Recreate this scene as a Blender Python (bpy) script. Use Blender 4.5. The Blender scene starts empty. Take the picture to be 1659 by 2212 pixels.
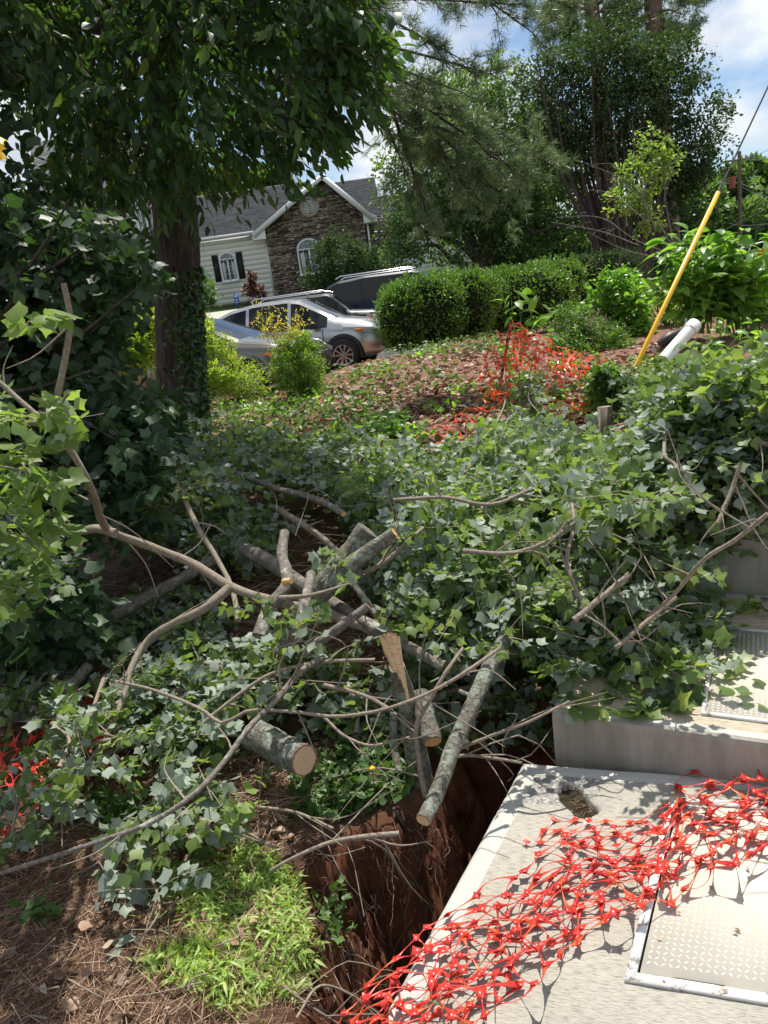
import bpy, math, random
import numpy as np
from mathutils import Vector, Matrix
R = math.radians
rng = np.random.default_rng(7)
random.seed(7)
SC = bpy.context.scene
COL = SC.collection

# ---------------------------------------------------------------- camera, sky, sun, exposure
CAM_H, PITCH, ROLL, FPX = 1.6, R(15.5), R(7.8), 1560.0      # FPX: focal length in units of a 1659 x 2212 picture
SUN_EL, SUN_AZ = R(66), R(15)                                # azimuth clockwise from +Y (straight ahead)
cam_d = bpy.data.cameras.new('camera'); cam = bpy.data.objects.new('camera', cam_d); COL.objects.link(cam)
cam_d.sensor_fit = 'VERTICAL'; cam_d.sensor_height = 36.0; cam_d.lens = 18.0/(1106.0/FPX)
cam_d.clip_start = 0.02; cam_d.clip_end = 3000
cam.matrix_world = Matrix.Translation((0, 0, CAM_H)) @ Matrix.Rotation(math.pi/2-PITCH, 4, 'X') @ Matrix.Rotation(-ROLL, 4, 'Z')
SC.camera = cam
SC.view_settings.view_transform = 'Standard'; SC.view_settings.look = 'None'
SC.view_settings.gamma = 1; SC.view_settings.use_curve_mapping = False
SC.view_settings.exposure = 0.45
SC.cycles.max_bounces = 7; SC.cycles.transparent_max_bounces = 8
w = bpy.data.worlds.new('World'); SC.world = w; w.use_nodes = True
nt = w.node_tree; nt.nodes.clear()
def wn(t, **k):
    n = nt.nodes.new(t)
    for a, b in k.items(): setattr(n, a, b)
    return n
sky = wn('ShaderNodeTexSky', sky_type='NISHITA', sun_disc=False, sun_elevation=SUN_EL, sun_rotation=SUN_AZ, air_density=1.0, dust_density=0.2, ozone_density=1.5)
tc = wn('ShaderNodeTexCoord'); mp = wn('ShaderNodeMapping'); mp.inputs['Scale'].default_value = (1, 1, 2.0); mp.inputs['Location'].default_value = (4.3, 1.7, 0.3)
n1 = wn('ShaderNodeTexNoise'); n1.inputs['Scale'].default_value = 3.2; n1.inputs['Detail'].default_value = 9; n1.inputs['Roughness'].default_value = .55
rp = wn('ShaderNodeValToRGB'); rp.color_ramp.elements[0].position = .43; rp.color_ramp.elements[1].position = .56
n2 = wn('ShaderNodeTexNoise'); n2.inputs['Scale'].default_value = 6; n2.inputs['Detail'].default_value = 6
rp2 = wn('ShaderNodeValToRGB'); rp2.color_ramp.elements[0].position = .35; rp2.color_ramp.elements[0].color = (5.2, 5.6, 6.3, 1); rp2.color_ramp.elements[1].position = .6; rp2.color_ramp.elements[1].color = (9, 9.2, 9.4, 1)
mx = wn('ShaderNodeMixRGB'); bg = wn('ShaderNodeBackground'); bg.inputs[1].default_value = .09; wo = wn('ShaderNodeOutputWorld')
L = nt.links.new
L(tc.outputs['Generated'], mp.inputs[0]); L(mp.outputs[0], n1.inputs[0]); L(n1.outputs[0], rp.inputs[0]); L(mp.outputs[0], n2.inputs[0]); L(n2.outputs[0], rp2.inputs[0])
L(rp.outputs[0], mx.inputs[0]); L(sky.outputs[0], mx.inputs[1]); L(rp2.outputs[0], mx.inputs[2]); L(mx.outputs[0], bg.inputs[0]); L(bg.outputs[0], wo.inputs[0])
sd = bpy.data.lights.new('sun', 'SUN'); sd.energy = 4.9; sd.angle = R(.5); sd.color = (1, .95, .87)
so = bpy.data.objects.new('sun', sd); COL.objects.link(so)
SUNV = Vector((math.cos(SUN_EL)*math.sin(SUN_AZ), math.cos(SUN_EL)*math.cos(SUN_AZ), math.sin(SUN_EL)))
so.rotation_euler = SUNV.to_track_quat('Z', 'Y').to_euler(); so.location = (5, 10, 30)

# ---------------------------------------------------------------- geometry helpers
CP, SP, CR, SR = math.cos(PITCH), math.sin(PITCH), math.cos(ROLL), math.sin(ROLL)
FW = np.array([0, CP, -SP])
def ray(u, v):
    u = np.asarray(u, float); v = np.asarray(v, float)
    x = u-829.5; y = 1106-v
    x2 = CR*x+SR*y; y2 = -SR*x+CR*y
    return np.stack([x2, FPX*CP+y2*SP, y2*CP-FPX*SP], -1)
def P(u, v, y):
    """world point seen at picture position u, v, a distance y ahead"""
    d = ray(u, v); q = d*(np.asarray(y, float)/d[..., 1])[..., None] if d.ndim > 1 else d*(y/d[1])
    return q+np.array([0, 0, CAM_H])
def G(u, v, z):
    d = ray(u, v)
    if d.ndim > 1: q = d*((np.asarray(z)-CAM_H)/d[:, 2])[:, None]
    else: q = d*((z-CAM_H)/d[2])
    return q+np.array([0, 0, CAM_H])
def depth(p): return float((np.asarray(p)-np.array([0, 0, CAM_H]))@FW)
def ss(a, b, x):
    t = np.clip((x-a)/(b-a), 0, 1); return t*t*(3-2*t)
def inpoly(px, py, poly):
    poly = np.asarray(poly, float); r = np.zeros(np.shape(px), bool); j = len(poly)-1
    for i in range(len(poly)):
        xi, yi = poly[i][:2]; xj, yj = poly[j][:2]
        r ^= ((yi > py) != (yj > py)) & (px < (xj-xi)*(py-yi)/(yj-yi+1e-12)+xi); j = i
    return r
def pdist(px, py, poly):
    d = np.full(np.shape(px), 1e9)
    for i in range(len(poly)):
        a = np.array(poly[i-1][:2]); b = np.array(poly[i][:2]); ab = b-a
        t = np.clip(((px-a[0])*ab[0]+(py-a[1])*ab[1])/(ab@ab), 0, 1)
        d = np.minimum(d, np.hypot(px-a[0]-t*ab[0], py-a[1]-t*ab[1]))
    return d
def vn(x, y, s=1.0, o=0.0):
    """cheap smooth pseudo noise -1..1"""
    x = x*s+o; y = y*s-o*.7
    return (np.sin(x*1.7+2.1*np.sin(y*1.3+o))+np.sin(y*2.3+1.7*np.sin(x*1.9))+np.sin((x+y)*3.1+1.3*np.sin(x*2.7-y))*.6+np.sin((x-y)*4.9+np.sin(y*5.1))*.4)/3
def norm(a): return a/(np.linalg.norm(a, axis=-1, keepdims=True)+1e-9)

# slab corner and directions
A0 = G(1130, 1645, 0)[:2]; SA = norm(G(817, 2212, 0)[:2]-A0); SB = norm(G(1659, 1683, 0)[:2]-A0)
STI = np.linalg.inv(np.stack([SA, SB], 1))
def st_of(p): return (np.asarray(p)-A0)@STI.T
PIT = [tuple(G(u, v, -.1)[:2]) for u, v in [(560, 2330), (600, 2200), (655, 2100), (650, 1950), (620, 1885), (700, 1800), (850, 1750), (905, 1700), (925, 1640), (950, 1570)]]
PIT += [tuple(G(1130, 1500, -.1)[:2]), tuple(A0+SB*.5+np.array([0, .3])), tuple(A0+SB*.4), tuple(A0+SA*2.2+SB*.4), tuple(A0+SA*2.2-SB*.45)]
V2F = G(1192, 1540, .16)[:2]; V2E = norm(G(1659, 1605, .16)[:2]-V2F); V2N = np.array([-V2E[1], V2E[0]])
def h(x, y):
    x = np.asarray(x, float); y = np.asarray(y, float)
    z = -.1+.10*ss(2, 4, y)+.75*ss(4, 13.5, y)*ss(-9, 1, x+.22*y*0)*1.0
    z = z-.33*ss(14, 17, y)*(1-ss(2.5, 6, x-.10*y))
    z = z-.25*ss(1, -3, x)*ss(5, 10, y)*(1-ss(14, 17, y))
    z = z+.45*ss(19.5, 24, y)+1.9*ss(25.5, 35, y)*(1-ss(5, 14, x))+.0*y
    near = 1-ss(14, 17, y)
    z = z+near*(.035*vn(x, y, 2.1)+.018*vn(x, y, 6.3, 2)+.008*vn(x, y, 17, 5))
    m = inpoly(x, y, PIT); d = pdist(x, y, PIT)
    sdp = np.where(m, d, -d)
    wob = .05*vn(x, y, 9, 1)+.025*vn(x, y, 31, 4)+.012*vn(x, y, 77, 2)
    # footprint of the vaults: soil is kept below their tops
    s = (x-A0[0])*STI[0, 0]+(y-A0[1])*STI[0, 1]; t = (x-A0[0])*STI[1, 0]+(y-A0[1])*STI[1, 1]
    vt = ss(-.02, .06, t)*ss(-1.8, -1.7, s)
    k = ss(-.03, .56, sdp+wob)
    z = z-k*(1.35-.2*ss(1.6, .8, y))
    t2 = (x-V2F[0])*V2E[0]+(y-V2F[1])*V2E[1]; s2 = (x-V2F[0])*V2N[0]+(y-V2F[1])*V2N[1]
    v2 = ss(.0, .1, t2)*ss(-.2, 0, s2)*(1-ss(3.0, 3.6, y))
    foot = np.maximum(ss(.02, .1, t)*ss(-.05, .0, s), v2)
    return z-foot*np.maximum(0, z+.5)
HG = None
def hq(x, y):
    if HG is None: return h(x, y)
    gx, gy, gz_ = HG; i = np.clip(np.searchsorted(gx, x)-1, 0, len(gx)-2); j = np.clip(np.searchsorted(gy, y)-1, 0, len(gy)-2)
    a = np.clip((x-gx[i])/(gx[i+1]-gx[i]), 0, 1); b = np.clip((y-gy[j])/(gy[j+1]-gy[j]), 0, 1)
    return (gz_[j, i]*(1-a)+gz_[j, i+1]*a)*(1-b)+(gz_[j+1, i]*(1-a)+gz_[j+1, i+1]*a)*b
def onground(u, v, off=0.0):
    """where the line of sight meets the ground raised by off (vectorised march)"""
    d = ray(u, v); d = d/d[..., 1:2]
    y = np.full(d.shape[:-1], 1.0); done = np.zeros(d.shape[:-1], bool); st = .03
    yy = 1.0
    res = y.copy()
    while yy < 30:
        zz = CAM_H+d[..., 2]*yy
        hit = (zz <= hq(d[..., 0]*yy, np.full(done.shape, yy))+off) & ~done
        res[hit] = yy; done |= hit
        yy += st*max(1, yy*.35)
    res[~done] = 30
    return d*res[..., None]+np.array([0, 0, CAM_H]), done

class MB:
    def __init__(s): s.V = []; s.F = []; s.m = []; s.var = []; s.n = 0
    def add(s, V, F, mat=0, var=None):
        V = np.asarray(V, float).reshape(-1, 3); F = np.asarray(F, int)
        if len(V) == 0 or len(F) == 0: return
        s.V.append(V); s.F.append(F+s.n); s.m.append(np.full(len(F), mat)); s.var.append(np.full(len(V), .5) if var is None else np.broadcast_to(np.asarray(var, float), (len(V),)))
        s.n += len(V)
    def box(s, c, sz, rot=None, mat=0, var=.5):
        b = np.array([[x, y, z] for x in (-.5, .5) for y in (-.5, .5) for z in (-.5, .5)])*np.array(sz)
        if rot is not None: b = b@np.array(rot).T
        s.add(b+np.array(c), [[0, 1, 3, 2], [4, 6, 7, 5], [0, 4, 5, 1], [2, 3, 7, 6], [0, 2, 6, 4], [1, 5, 7, 3]], mat, var)
    def tube(s, pts, rad, k=8, mat=0, cap=True, rough=0, var=.5):
        V, F = tube(pts, rad, k, rough); s.add(V, F, mat, var)
        if cap:
            n = len(pts)
            s.add(V[:k], [list(range(k))[::-1]], mat, var); s.add(V[-k:], [list(range(k))], mat, var)
    def build(s, name, mats, parent=None, smooth=False, **props):
        me = bpy.data.meshes.new(name)
        V = np.concatenate(s.V); n = len(V)
        me.vertices.add(n); me.vertices.foreach_set('co', V.astype('f').ravel())
        sizes = np.concatenate([np.full(len(f), f.shape[1]) for f in s.F]); idx = np.concatenate([f.ravel() for f in s.F])
        me.loops.add(len(idx)); me.loops.foreach_set('vertex_index', idx.astype('i'))
        me.polygons.add(len(sizes)); me.polygons.foreach_set('loop_start', np.concatenate([[0], np.cumsum(sizes)[:-1]]).astype('i')); me.polygons.foreach_set('loop_total', sizes.astype('i'))
        if not isinstance(mats, (list, tuple)): mats = [mats]
        for m in mats: me.materials.append(m)
        me.polygons.foreach_set('material_index', np.concatenate(s.m).astype('i'))
        a = me.attributes.new('var', 'FLOAT', 'POINT'); a.data.foreach_set('value', np.concatenate(s.var).astype('f'))
        me.update(calc_edges=True); me.validate()
        if smooth: me.polygons.foreach_set('use_smooth', np.ones(len(me.polygons), bool))
        o = bpy.data.objects.new(name, me); COL.objects.link(o)
        if parent is not None:
            o.parent = parent; o.matrix_parent_inverse = Matrix.Translation(-parent.location) if parent.type == 'EMPTY' and parent.parent is None and not parent.get('local') else Matrix()
        for a, b in props.items(): o[a] = b
        return o
def tube(pts, rad, k=8, rough=0):
    pts = np.asarray(pts, float); n = len(pts); rad = np.broadcast_to(np.asarray(rad, float), (n,))
    T = norm(np.gradient(pts, axis=0)); ref = np.array([0.13, .21, .97]) if abs(T[:, 2]).mean() < .8 else np.array([.97, .2, .1])
    X = norm(np.cross(np.broadcast_to(ref, T.shape), T)); Y = np.cross(T, X)
    a = np.arange(k)/k*2*math.pi
    rr = rad[:, None]*np.ones((1, k))
    if rough: rr = rr*(1+rough*rng.uniform(-1, 1, (n, k)))
    V = pts[:, None]+rr[..., None]*(np.cos(a)[None, :, None]*X[:, None]+np.sin(a)[None, :, None]*Y[:, None])
    i = np.arange(n-1)[:, None]*k; j = np.arange(k)[None]; j2 = (j+1) % k
    F = np.stack([i+j, i+j2, i+k+j2, i+k+j], -1).reshape(-1, 4)
    return V.reshape(-1, 3), F
def smooth_path(pts, n):
    pts = np.asarray(pts, float)
    if len(pts) == 2: return pts[0]+(pts[1]-pts[0])*np.linspace(0, 1, n)[:, None]
    q = np.vstack([2*pts[0]-pts[1], pts, 2*pts[-1]-pts[-2]])
    L_ = np.r_[0, np.cumsum(np.linalg.norm(np.diff(pts, axis=0), axis=1))]; L_ /= L_[-1]
    out = []
    for t in np.linspace(0, 1, n):
        i = min(np.searchsorted(L_, t, 'right')-1, len(pts)-2); f = (t-L_[i])/(L_[i+1]-L_[i]+1e-9)
        a, b, c, d = q[i:i+4]
        out.append(.5*((2*b)+(-a+c)*f+(2*a-5*b+4*c-d)*f*f+(-a+3*b-3*c+d)*f**3))
    return np.array(out)
def inst(mb, T, pos, X, Z, sc, mat=0, var=None):
    """copies of template T=(V,F) at pos, template y along X, template z along Z"""
    V, F = T; pos = np.asarray(pos, float); N = len(pos)
    if N == 0: return
    X = norm(X); S = norm(np.cross(X, Z)); Zn = np.cross(S, X)
    sc = np.broadcast_to(np.asarray(sc, float), (N,))
    W = pos[:, None]+sc[:, None, None]*(V[None, :, 0:1]*S[:, None]+V[None, :, 1:2]*X[:, None]+V[None, :, 2:3]*Zn[:, None])
    FF = F[None]+(np.arange(N)*len(V))[:, None, None]
    if var is None: var = rng.random(N)
    mb.add(W.reshape(-1, 3), FF.reshape(-1, F.shape[1]), mat, np.repeat(var, len(V)))
def rdir(n, bias=(0, 0, 0), amt=1.0): return norm(rng.normal(size=(n, 3))*amt+np.array(bias))

# leaf shapes: y = length, x = width, z = out of plane
def lobed(fold=.15, droop=.2):
    half = [(.12, -.05), (.36, .00), (.50, .20), (.42, .44), (.45, .80), (.24, .70)]
    mid = [(0, 0), (0, .36), (0, .66)]
    V = [(x, y, -droop*y*y) for x, y in mid]+[(x, y, fold*x-droop*y*y-.1*x*x) for x, y in half]+[(-x, y, fold*x-droop*y*y-.1*x*x) for x, y in half]
    F = []
    for o, s in ((3, 1), (9, -1)):
        f = [(0, o, 1), (o, o+1, 1), (o+1, o+2, o+3), (1, o+1, o+3), (1, o+3, 2), (o+3, o+4, o+5), (2, o+3, o+5)]
        F += [t if s > 0 else t[::-1] for t in f]
    return np.array(V), np.array(F)
def ovate(w=.26, fold=.2, droop=.25, seg=4):
    ys = np.linspace(0, 1, seg+1); ws = w*np.sin(np.pi*ys**.8)**.8; ws[0] = ws[-1] = 0
    V = []; F = []
    for y in ys: V.append((0, y, -droop*y*y))
    for s in (1, -1):
        for y, q in zip(ys[1:-1], ws[1:-1]): V.append((s*q, y, fold*q-droop*y*y))
    n = seg+1
    for si, s in enumerate((1, -1)):
        o = n+si*(seg-1)
        f = [(0, o, 1)]
        for i in range(1, seg-1): f += [(i, o+i-1, i+1), (o+i-1, o+i, i+1)]
        f += [(seg-1, o+seg-2, seg)]
        F += [t if s > 0 else t[::-1] for t in f]
    return np.array(V), np.array(F)
def diamond(w=.3, fold=.1):
    return np.array([(0, 0, 0), (w, .45, fold), (0, 1, 0), (-w, .45, fold)]), np.array([(0, 1, 2), (0, 2, 3)])
TULIP = [lobed(.25, .15), lobed(.05, .35), lobed(.4, .05), lobed(-.15, .5)]
CHERRY = [ovate(.24, .25, .3), ovate(.2, .1, .5), ovate(.27, .4, .2)]
BIGLEAF = [ovate(.2, .3, .35, 5), ovate(.22, .2, .6, 5)]
SMALL = [diamond(.3, .08)]; NARROW = [diamond(.16, .05)]
IVYL = [(lambda t: (t[0]*np.array([1.1, .9, 1]), t[1]))(lobed(.1, .1))]
def leaves(mb, Ts, pos, X, Z, sc, mat=0, var=None):
    k = rng.integers(0, len(Ts), len(pos)); sc = np.broadcast_to(sc, (len(pos),)); var = rng.random(len(pos)) if var is None else np.broadcast_to(var, (len(pos),))
    for i, T in enumerate(Ts):
        m = k == i; inst(mb, T, pos[m], X[m], Z[m], sc[m], mat, var[m])
def strips(mb, a, b, w, mat=0, var=None, c=None):
    """thin bent blades from a to b (N,3), width w"""
    a = np.asarray(a); b = np.asarray(b); n = len(a); d = b-a; side = norm(np.cross(d, rng.normal(size=(n, 3))))*np.broadcast_to(w, (n,))[:, None]*.5
    m = (a+b)/2 if c is None else c
    V = np.stack([a-side*.7, a+side*.7, m-side, m+side, b], 1); F = np.array([(0, 1, 3), (0, 3, 2), (2, 3, 4)])
    FF = F[None]+(np.arange(n)*5)[:, None, None]
    mb.add(V.reshape(-1, 3), FF.reshape(-1, 3), mat, np.repeat(rng.random(n) if var is None else var, 5))
def sprays(lm, tm, pos, dr, Ln, nl, Ts, size, droop=.3, up=(0, 0, 1), mat=0, hang=.3, upj=.55, tw=.003, flip=0.0):
    """leafy twigs: pos, dr (N,3), Ln length; nl leaves each"""
    N = len(pos); Ln = np.broadcast_to(Ln, (N,))
    t = (np.arange(nl)+.6)/nl; t = t[None]+rng.uniform(-.04, .04, (N, nl))
    base = pos[:, None]+dr[:, None]*(Ln[:, None]*t)[..., None]; base[..., 2] -= droop*Ln[:, None]*t*t
    side = norm(np.cross(dr, np.array([0, 0, 1.])+rng.normal(size=(N, 3))*.3))
    sg = np.where(np.arange(nl) % 2, 1, -1)[None, :, None]*np.ones((N, 1, 1))
    X = norm(dr[:, None]*.7+side[:, None]*sg*rng.uniform(.4, 1.2, (N, nl, 1))+rng.normal(size=(N, nl, 3))*.35+np.array([0, 0, -hang]))
    Z = norm(np.array(up)+rng.normal(size=(N, 1, 3))*upj+rng.normal(size=(N, nl, 3))*.38); Z = np.where((rng.random((N, 1, 1)) < flip*.8) | (rng.random((N, nl, 1)) < flip*.3), -Z, Z)
    pet = .35*size
    b2 = (base+X*pet).reshape(-1, 3)
    sv = (rng.random(N)[:, None]*.6+rng.random((N, nl))*.4).ravel()
    leaves(lm, Ts, b2, X.reshape(-1, 3), Z.reshape(-1, 3), size*rng.uniform(.6, 1.15, N*nl)*np.repeat(rng.uniform(.75, 1.2, N), nl), mat, sv)
    if tm is not None:
        strips(tm, base.reshape(-1, 3), b2, .0016+tw*.15)
        e = pos+dr*Ln[:, None]; e[:, 2] -= droop*Ln; m = pos+dr*Ln[:, None]*.5; m[:, 2] -= droop*Ln*.25
        strips(tm, pos, e, tw*2, c=m)

# ---------------------------------------------------------------- materials
MATS = {}
def newmat(name):
    m = bpy.data.materials.new(name); m.use_nodes = True; m.node_tree.nodes.clear(); MATS[name] = m; return m, m.node_tree
class NT:
    def __init__(s, name): s.m, s.t = newmat(name); s.out = s.n('ShaderNodeOutputMaterial')
    def n(s, t, ins=None, **k):
        x = s.t.nodes.new(t)
        for a, b in k.items(): setattr(x, a, b)
        for a, b in (ins or {}).items():
            if isinstance(b, bpy.types.NodeSocket): s.t.links.new(b, x.inputs[a])
            else: x.inputs[a].default_value = b
        return x
    def l(s, a, b): s.t.links.new(a, b)
    def noise(s, sc, det=4, ro=.55, vec=None, dim='3D'):
        x = s.n('ShaderNodeTexNoise', {'Scale': sc, 'Detail': det, 'Roughness': ro})
        if vec is not None: s.l(vec, x.inputs['Vector'])
        return x.outputs[0]
    def obj(s): return s.n('ShaderNodeTexCoord').outputs['Object']
    def geo(s): return s.n('ShaderNodeNewGeometry').outputs['Position']
    def map(s, vec, sc): return s.n('ShaderNodeMapping', {'Vector': vec, 'Scale': sc}).outputs[0]
    def ramp(s, fac, stops):
        x = s.n('ShaderNodeValToRGB'); s.l(fac, x.inputs[0]); e = x.color_ramp.elements
        while len(e) < len(stops): e.new(.5)
        for i, (p, c) in enumerate(stops): e[i].position = p; e[i].color = (*c, 1) if len(c) == 3 else c
        return x.outputs[0]
    def mix(s, f, a, b, mode='MIX'):
        x = s.n('ShaderNodeMixRGB', blend_type=mode)
        for i, q in enumerate((f, a, b)):
            if isinstance(q, bpy.types.NodeSocket): s.l(q, x.inputs[i])
            else: x.inputs[i].default_value = q if i == 0 else (*q, 1)
        return x.outputs[0]
    def math(s, op, a, b=0.0, c=0.0):
        x = s.n('ShaderNodeMath', operation=op)
        for i, q in enumerate((a, b, c)):
            if isinstance(q, bpy.types.NodeSocket): s.l(q, x.inputs[i])
            else: x.inputs[i].default_value = q
        return x.outputs[0]
    def var(s): return s.n('ShaderNodeAttribute', attribute_name='var').outputs['Fac']
    def bump(s, hgt, st=.3, d=.01): return s.n('ShaderNodeBump', {'Height': hgt, 'Strength': st, 'Distance': d}).outputs[0]
    def pbr(s, col, rough=.6, bump=None, spec=.5, metal=0, **k):
        x = s.n('ShaderNodeBsdfPrincipled'); 
        for nm, q in (('Base Color', col), ('Roughness', rough), ('Metallic', metal), ('Specular IOR Level', spec)):
            if isinstance(q, bpy.types.NodeSocket): s.l(q, x.inputs[nm])
            else: x.inputs[nm].default_value = (*q, 1) if nm == 'Base Color' else q
        for a, b in k.items(): x.inputs[a.replace('_', ' ')].default_value = b
        if bump is not None: s.l(bump, x.inputs['Normal'])
        return x.outputs[0]
    def end(s, sh): s.l(sh, s.out.inputs[0]); return s.m
def leafmat(name, stops, back=None, trans=.35, rough=.42, spec=.4, tcol=None):
    t = NT(name); c = t.ramp(t.var(), stops)
    if back:
        bf = t.n('ShaderNodeNewGeometry').outputs['Backfacing']; col = t.mix(bf, c, t.mix(.25, back, c))
    else: col = c
    p = t.pbr(col, rough, spec=spec)
    tr = t.n('ShaderNodeBsdfTranslucent'); t.l(t.mix(1.0, c, tcol or (2.3, 2.6, .9), 'MULTIPLY'), tr.inputs[0])
    mxs = t.n('ShaderNodeMixShader'); mxs.inputs[0].default_value = trans; t.l(p, mxs.inputs[1]); t.l(tr.outputs[0], mxs.inputs[2])
    return t.end(mxs.outputs[0])
def flat(name, col, rough=.6, spec=.5, metal=0, var=.12, sc=30, **k):
    t = NT(name); n = t.noise(sc, 5, vec=t.obj())
    c = t.mix(1.0, col, t.ramp(n, [(.3, (1-var,)*3), (.7, (1+var,)*3)]), 'MULTIPLY')
    return t.end(t.pbr(c, rough, spec=spec, metal=metal, **k))
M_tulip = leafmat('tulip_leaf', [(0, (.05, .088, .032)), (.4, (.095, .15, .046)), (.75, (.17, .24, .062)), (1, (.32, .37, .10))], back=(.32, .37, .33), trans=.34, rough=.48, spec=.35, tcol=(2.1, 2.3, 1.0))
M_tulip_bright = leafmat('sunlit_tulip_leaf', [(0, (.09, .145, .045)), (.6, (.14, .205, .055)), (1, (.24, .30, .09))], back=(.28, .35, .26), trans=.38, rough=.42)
M_maple = leafmat('maple_leaf', [(0, (.022, .05, .024)), (.6, (.04, .08, .032)), (.9, (.07, .12, .04)), (.985, (.1, .14, .05)), (1, (.28, .09, .06))], back=(.085, .12, .075), trans=.25, rough=.5)
M_cherry = leafmat('cherry_leaf', [(0, (.025, .055, .022)), (.6, (.045, .09, .028)), (.88, (.09, .14, .035)), (1, (.18, .21, .05))], trans=.34, rough=.5, spec=.3)
M_ivy = leafmat('ivy_leaf', [(0, (.03, .065, .022)), (1, (.07, .13, .04))], trans=.15, rough=.35)
M_far = leafmat('tree_leaf', [(0, (.06, .10, .045)), (.5, (.10, .165, .06)), (1, (.18, .25, .09))], trans=.3, rough=.5)
M_dark = leafmat('dark_leaf', [(0, (.028, .052, .026)), (.6, (.05, .085, .036)), (1, (.09, .13, .05))], trans=.2, rough=.62, spec=.2)
M_bright = leafmat('young_leaf', [(0, (.09, .14, .045)), (.6, (.15, .21, .06)), (1, (.22, .27, .09))], trans=.45, rough=.5)
M_holly = leafmat('holly_leaf', [(0, (.05, .10, .025)), (.6, (.09, .17, .035)), (1, (.18, .28, .06))], trans=.3, rough=.4)
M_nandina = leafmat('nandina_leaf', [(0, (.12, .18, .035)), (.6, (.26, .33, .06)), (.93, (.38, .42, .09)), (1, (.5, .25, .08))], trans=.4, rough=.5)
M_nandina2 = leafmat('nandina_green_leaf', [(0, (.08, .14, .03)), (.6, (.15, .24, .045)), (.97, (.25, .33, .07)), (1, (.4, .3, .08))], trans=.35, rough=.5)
M_coral = leafmat('coral_leaf', [(0, (.32, .36, .07)), (.6, (.5, .42, .10)), (1, (.6, .26, .10))], trans=.4, rough=.5)
M_red = leafmat('burgundy_leaf', [(0, (.07, .025, .03)), (1, (.16, .06, .06))], trans=.2, rough=.5)
M_poke = leafmat('pokeweed_leaf', [(0, (.09, .17, .035)), (.6, (.14, .26, .05)), (1, (.24, .36, .08))], trans=.4, rough=.4)
M_grass = leafmat('grass_blade', [(0, (.16, .24, .06)), (.5, (.28, .38, .10)), (1, (.46, .52, .20))], trans=.4, rough=.45)
M_weed = leafmat('weed_leaf', [(0, (.05, .10, .03)), (1, (.11, .19, .05))], trans=.3, rough=.45)
M_pine = leafmat('pine_needle', [(0, (.06, .10, .05)), (.6, (.12, .17, .085)), (1, (.27, .33, .19))], trans=.3, tcol=(1.8, 2.0, 1.2), rough=.4)
M_oak = leafmat('dead_leaf', [(0, (.13, .075, .045)), (.5, (.24, .145, .09)), (.9, (.38, .27, .19)), (1, (.5, .4, .32))], trans=.12, rough=.55, tcol=(1.4, 1.2, 1))
M_mulchleaf = leafmat('mulch_leaf', [(0, (.12, .06, .038)), (.5, (.26, .135, .085)), (.85, (.42, .28, .19)), (1, (.60, .48, .38))], trans=.12, rough=.6, tcol=(1.4, 1.2, 1))
M_straw = leafmat('pine_straw', [(0, (.12, .06, .035)), (.5, (.28, .16, .095)), (1, (.52, .38, .26))], trans=.1, rough=.5, tcol=(1.4, 1.2, 1))
M_root = leafmat('root', [(0, (.13, .075, .05)), (1, (.36, .26, .19))], trans=.0, rough=.7, tcol=(1, 1, 1))
M_yellow_petal = leafmat('yellow_petal', [(0, (.8, .6, .02)), (1, (.85, .7, .03))], trans=.3)

def bark(name, c0, c1, c2, lich=(.32, .40, .33), la=.5, sc=60, stretch=(1, 1, 1), bd=.006, rough=.85):
    t = NT(name); o = t.map(t.obj(), stretch)
    n = t.noise(sc, 8, .65, o); n2 = t.noise(sc*.22, 4, .6, o); n3 = t.noise(sc*.5, 6, .7, o)
    c = t.ramp(n, [(.3, c0), (.5, c1), (.7, c2)])
    if la:
        m = t.math('MULTIPLY', t.ramp(n2, [(la, (0, 0, 0)), (la+.06, (1, 1, 1))]), t.ramp(n3, [(.42, (0, 0, 0)), (.55, (1, 1, 1))]))
        c = t.mix(m, c, lich)
    b = t.bump(t.math('ADD', n, n3), .9, bd)
    return t.end(t.pbr(c, rough, b, spec=.25))
M_bark = bark('poplar_bark', (.10, .085, .07), (.19, .165, .14), (.30, .27, .235), (.40, .41, .36), .58, 45, bd=.008)
M_lichen = bark('lichened_bark', (.10, .09, .07), (.17, .155, .125), (.28, .27, .22), (.30, .345, .28), .47, 75, bd=.012)
M_darkbark = bark('furrowed_bark', (.025, .02, .017), (.06, .048, .04), (.12, .10, .085), (.15, .16, .12), .62, 22, (1, 1, .22), bd=.02)
M_twig = bark('twig_bark', (.15, .12, .09), (.24, .20, .155), (.33, .28, .22), la=0, sc=80, bd=.001)
M_twigdark = bark('dark_twig', (.05, .042, .035), (.09, .075, .06), (.13, .11, .09), la=0, sc=60, bd=.001)
M_farbark = bark('pine_bark', (.09, .06, .05), (.17, .115, .09), (.26, .19, .16), la=0, sc=9, bd=.02)
def cutwood(name, a, b, ring):
    t = NT(name); o = t.obj(); n = t.noise(40, 5, .6, t.map(o, (1, 1, 6))); n2 = t.noise(9, 2, .5, o)
    wv = t.math('SINE', t.math('MULTIPLY', t.math('ADD', t.var(), t.math('MULTIPLY', n2, .12)), 52.0)); base = t.mix(t.math('MULTIPLY', n2, .45), t.ramp(n, [(.35, a), (.62, b)]), ring)
    c = t.mix(t.math('MULTIPLY', t.math('ADD', wv, 1.0), .22), base, ring); c = t.mix(t.ramp(t.var(), [(0, (1, 1, 1)), (.10, (0, 0, 0))]), c, ring)
    return t.end(t.pbr(c, .7, t.bump(n, .5, .002), spec=.3))
M_cut = cutwood('sawn_wood', (.58, .42, .26), (.78, .64, .46), (.60, .36, .18))
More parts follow.
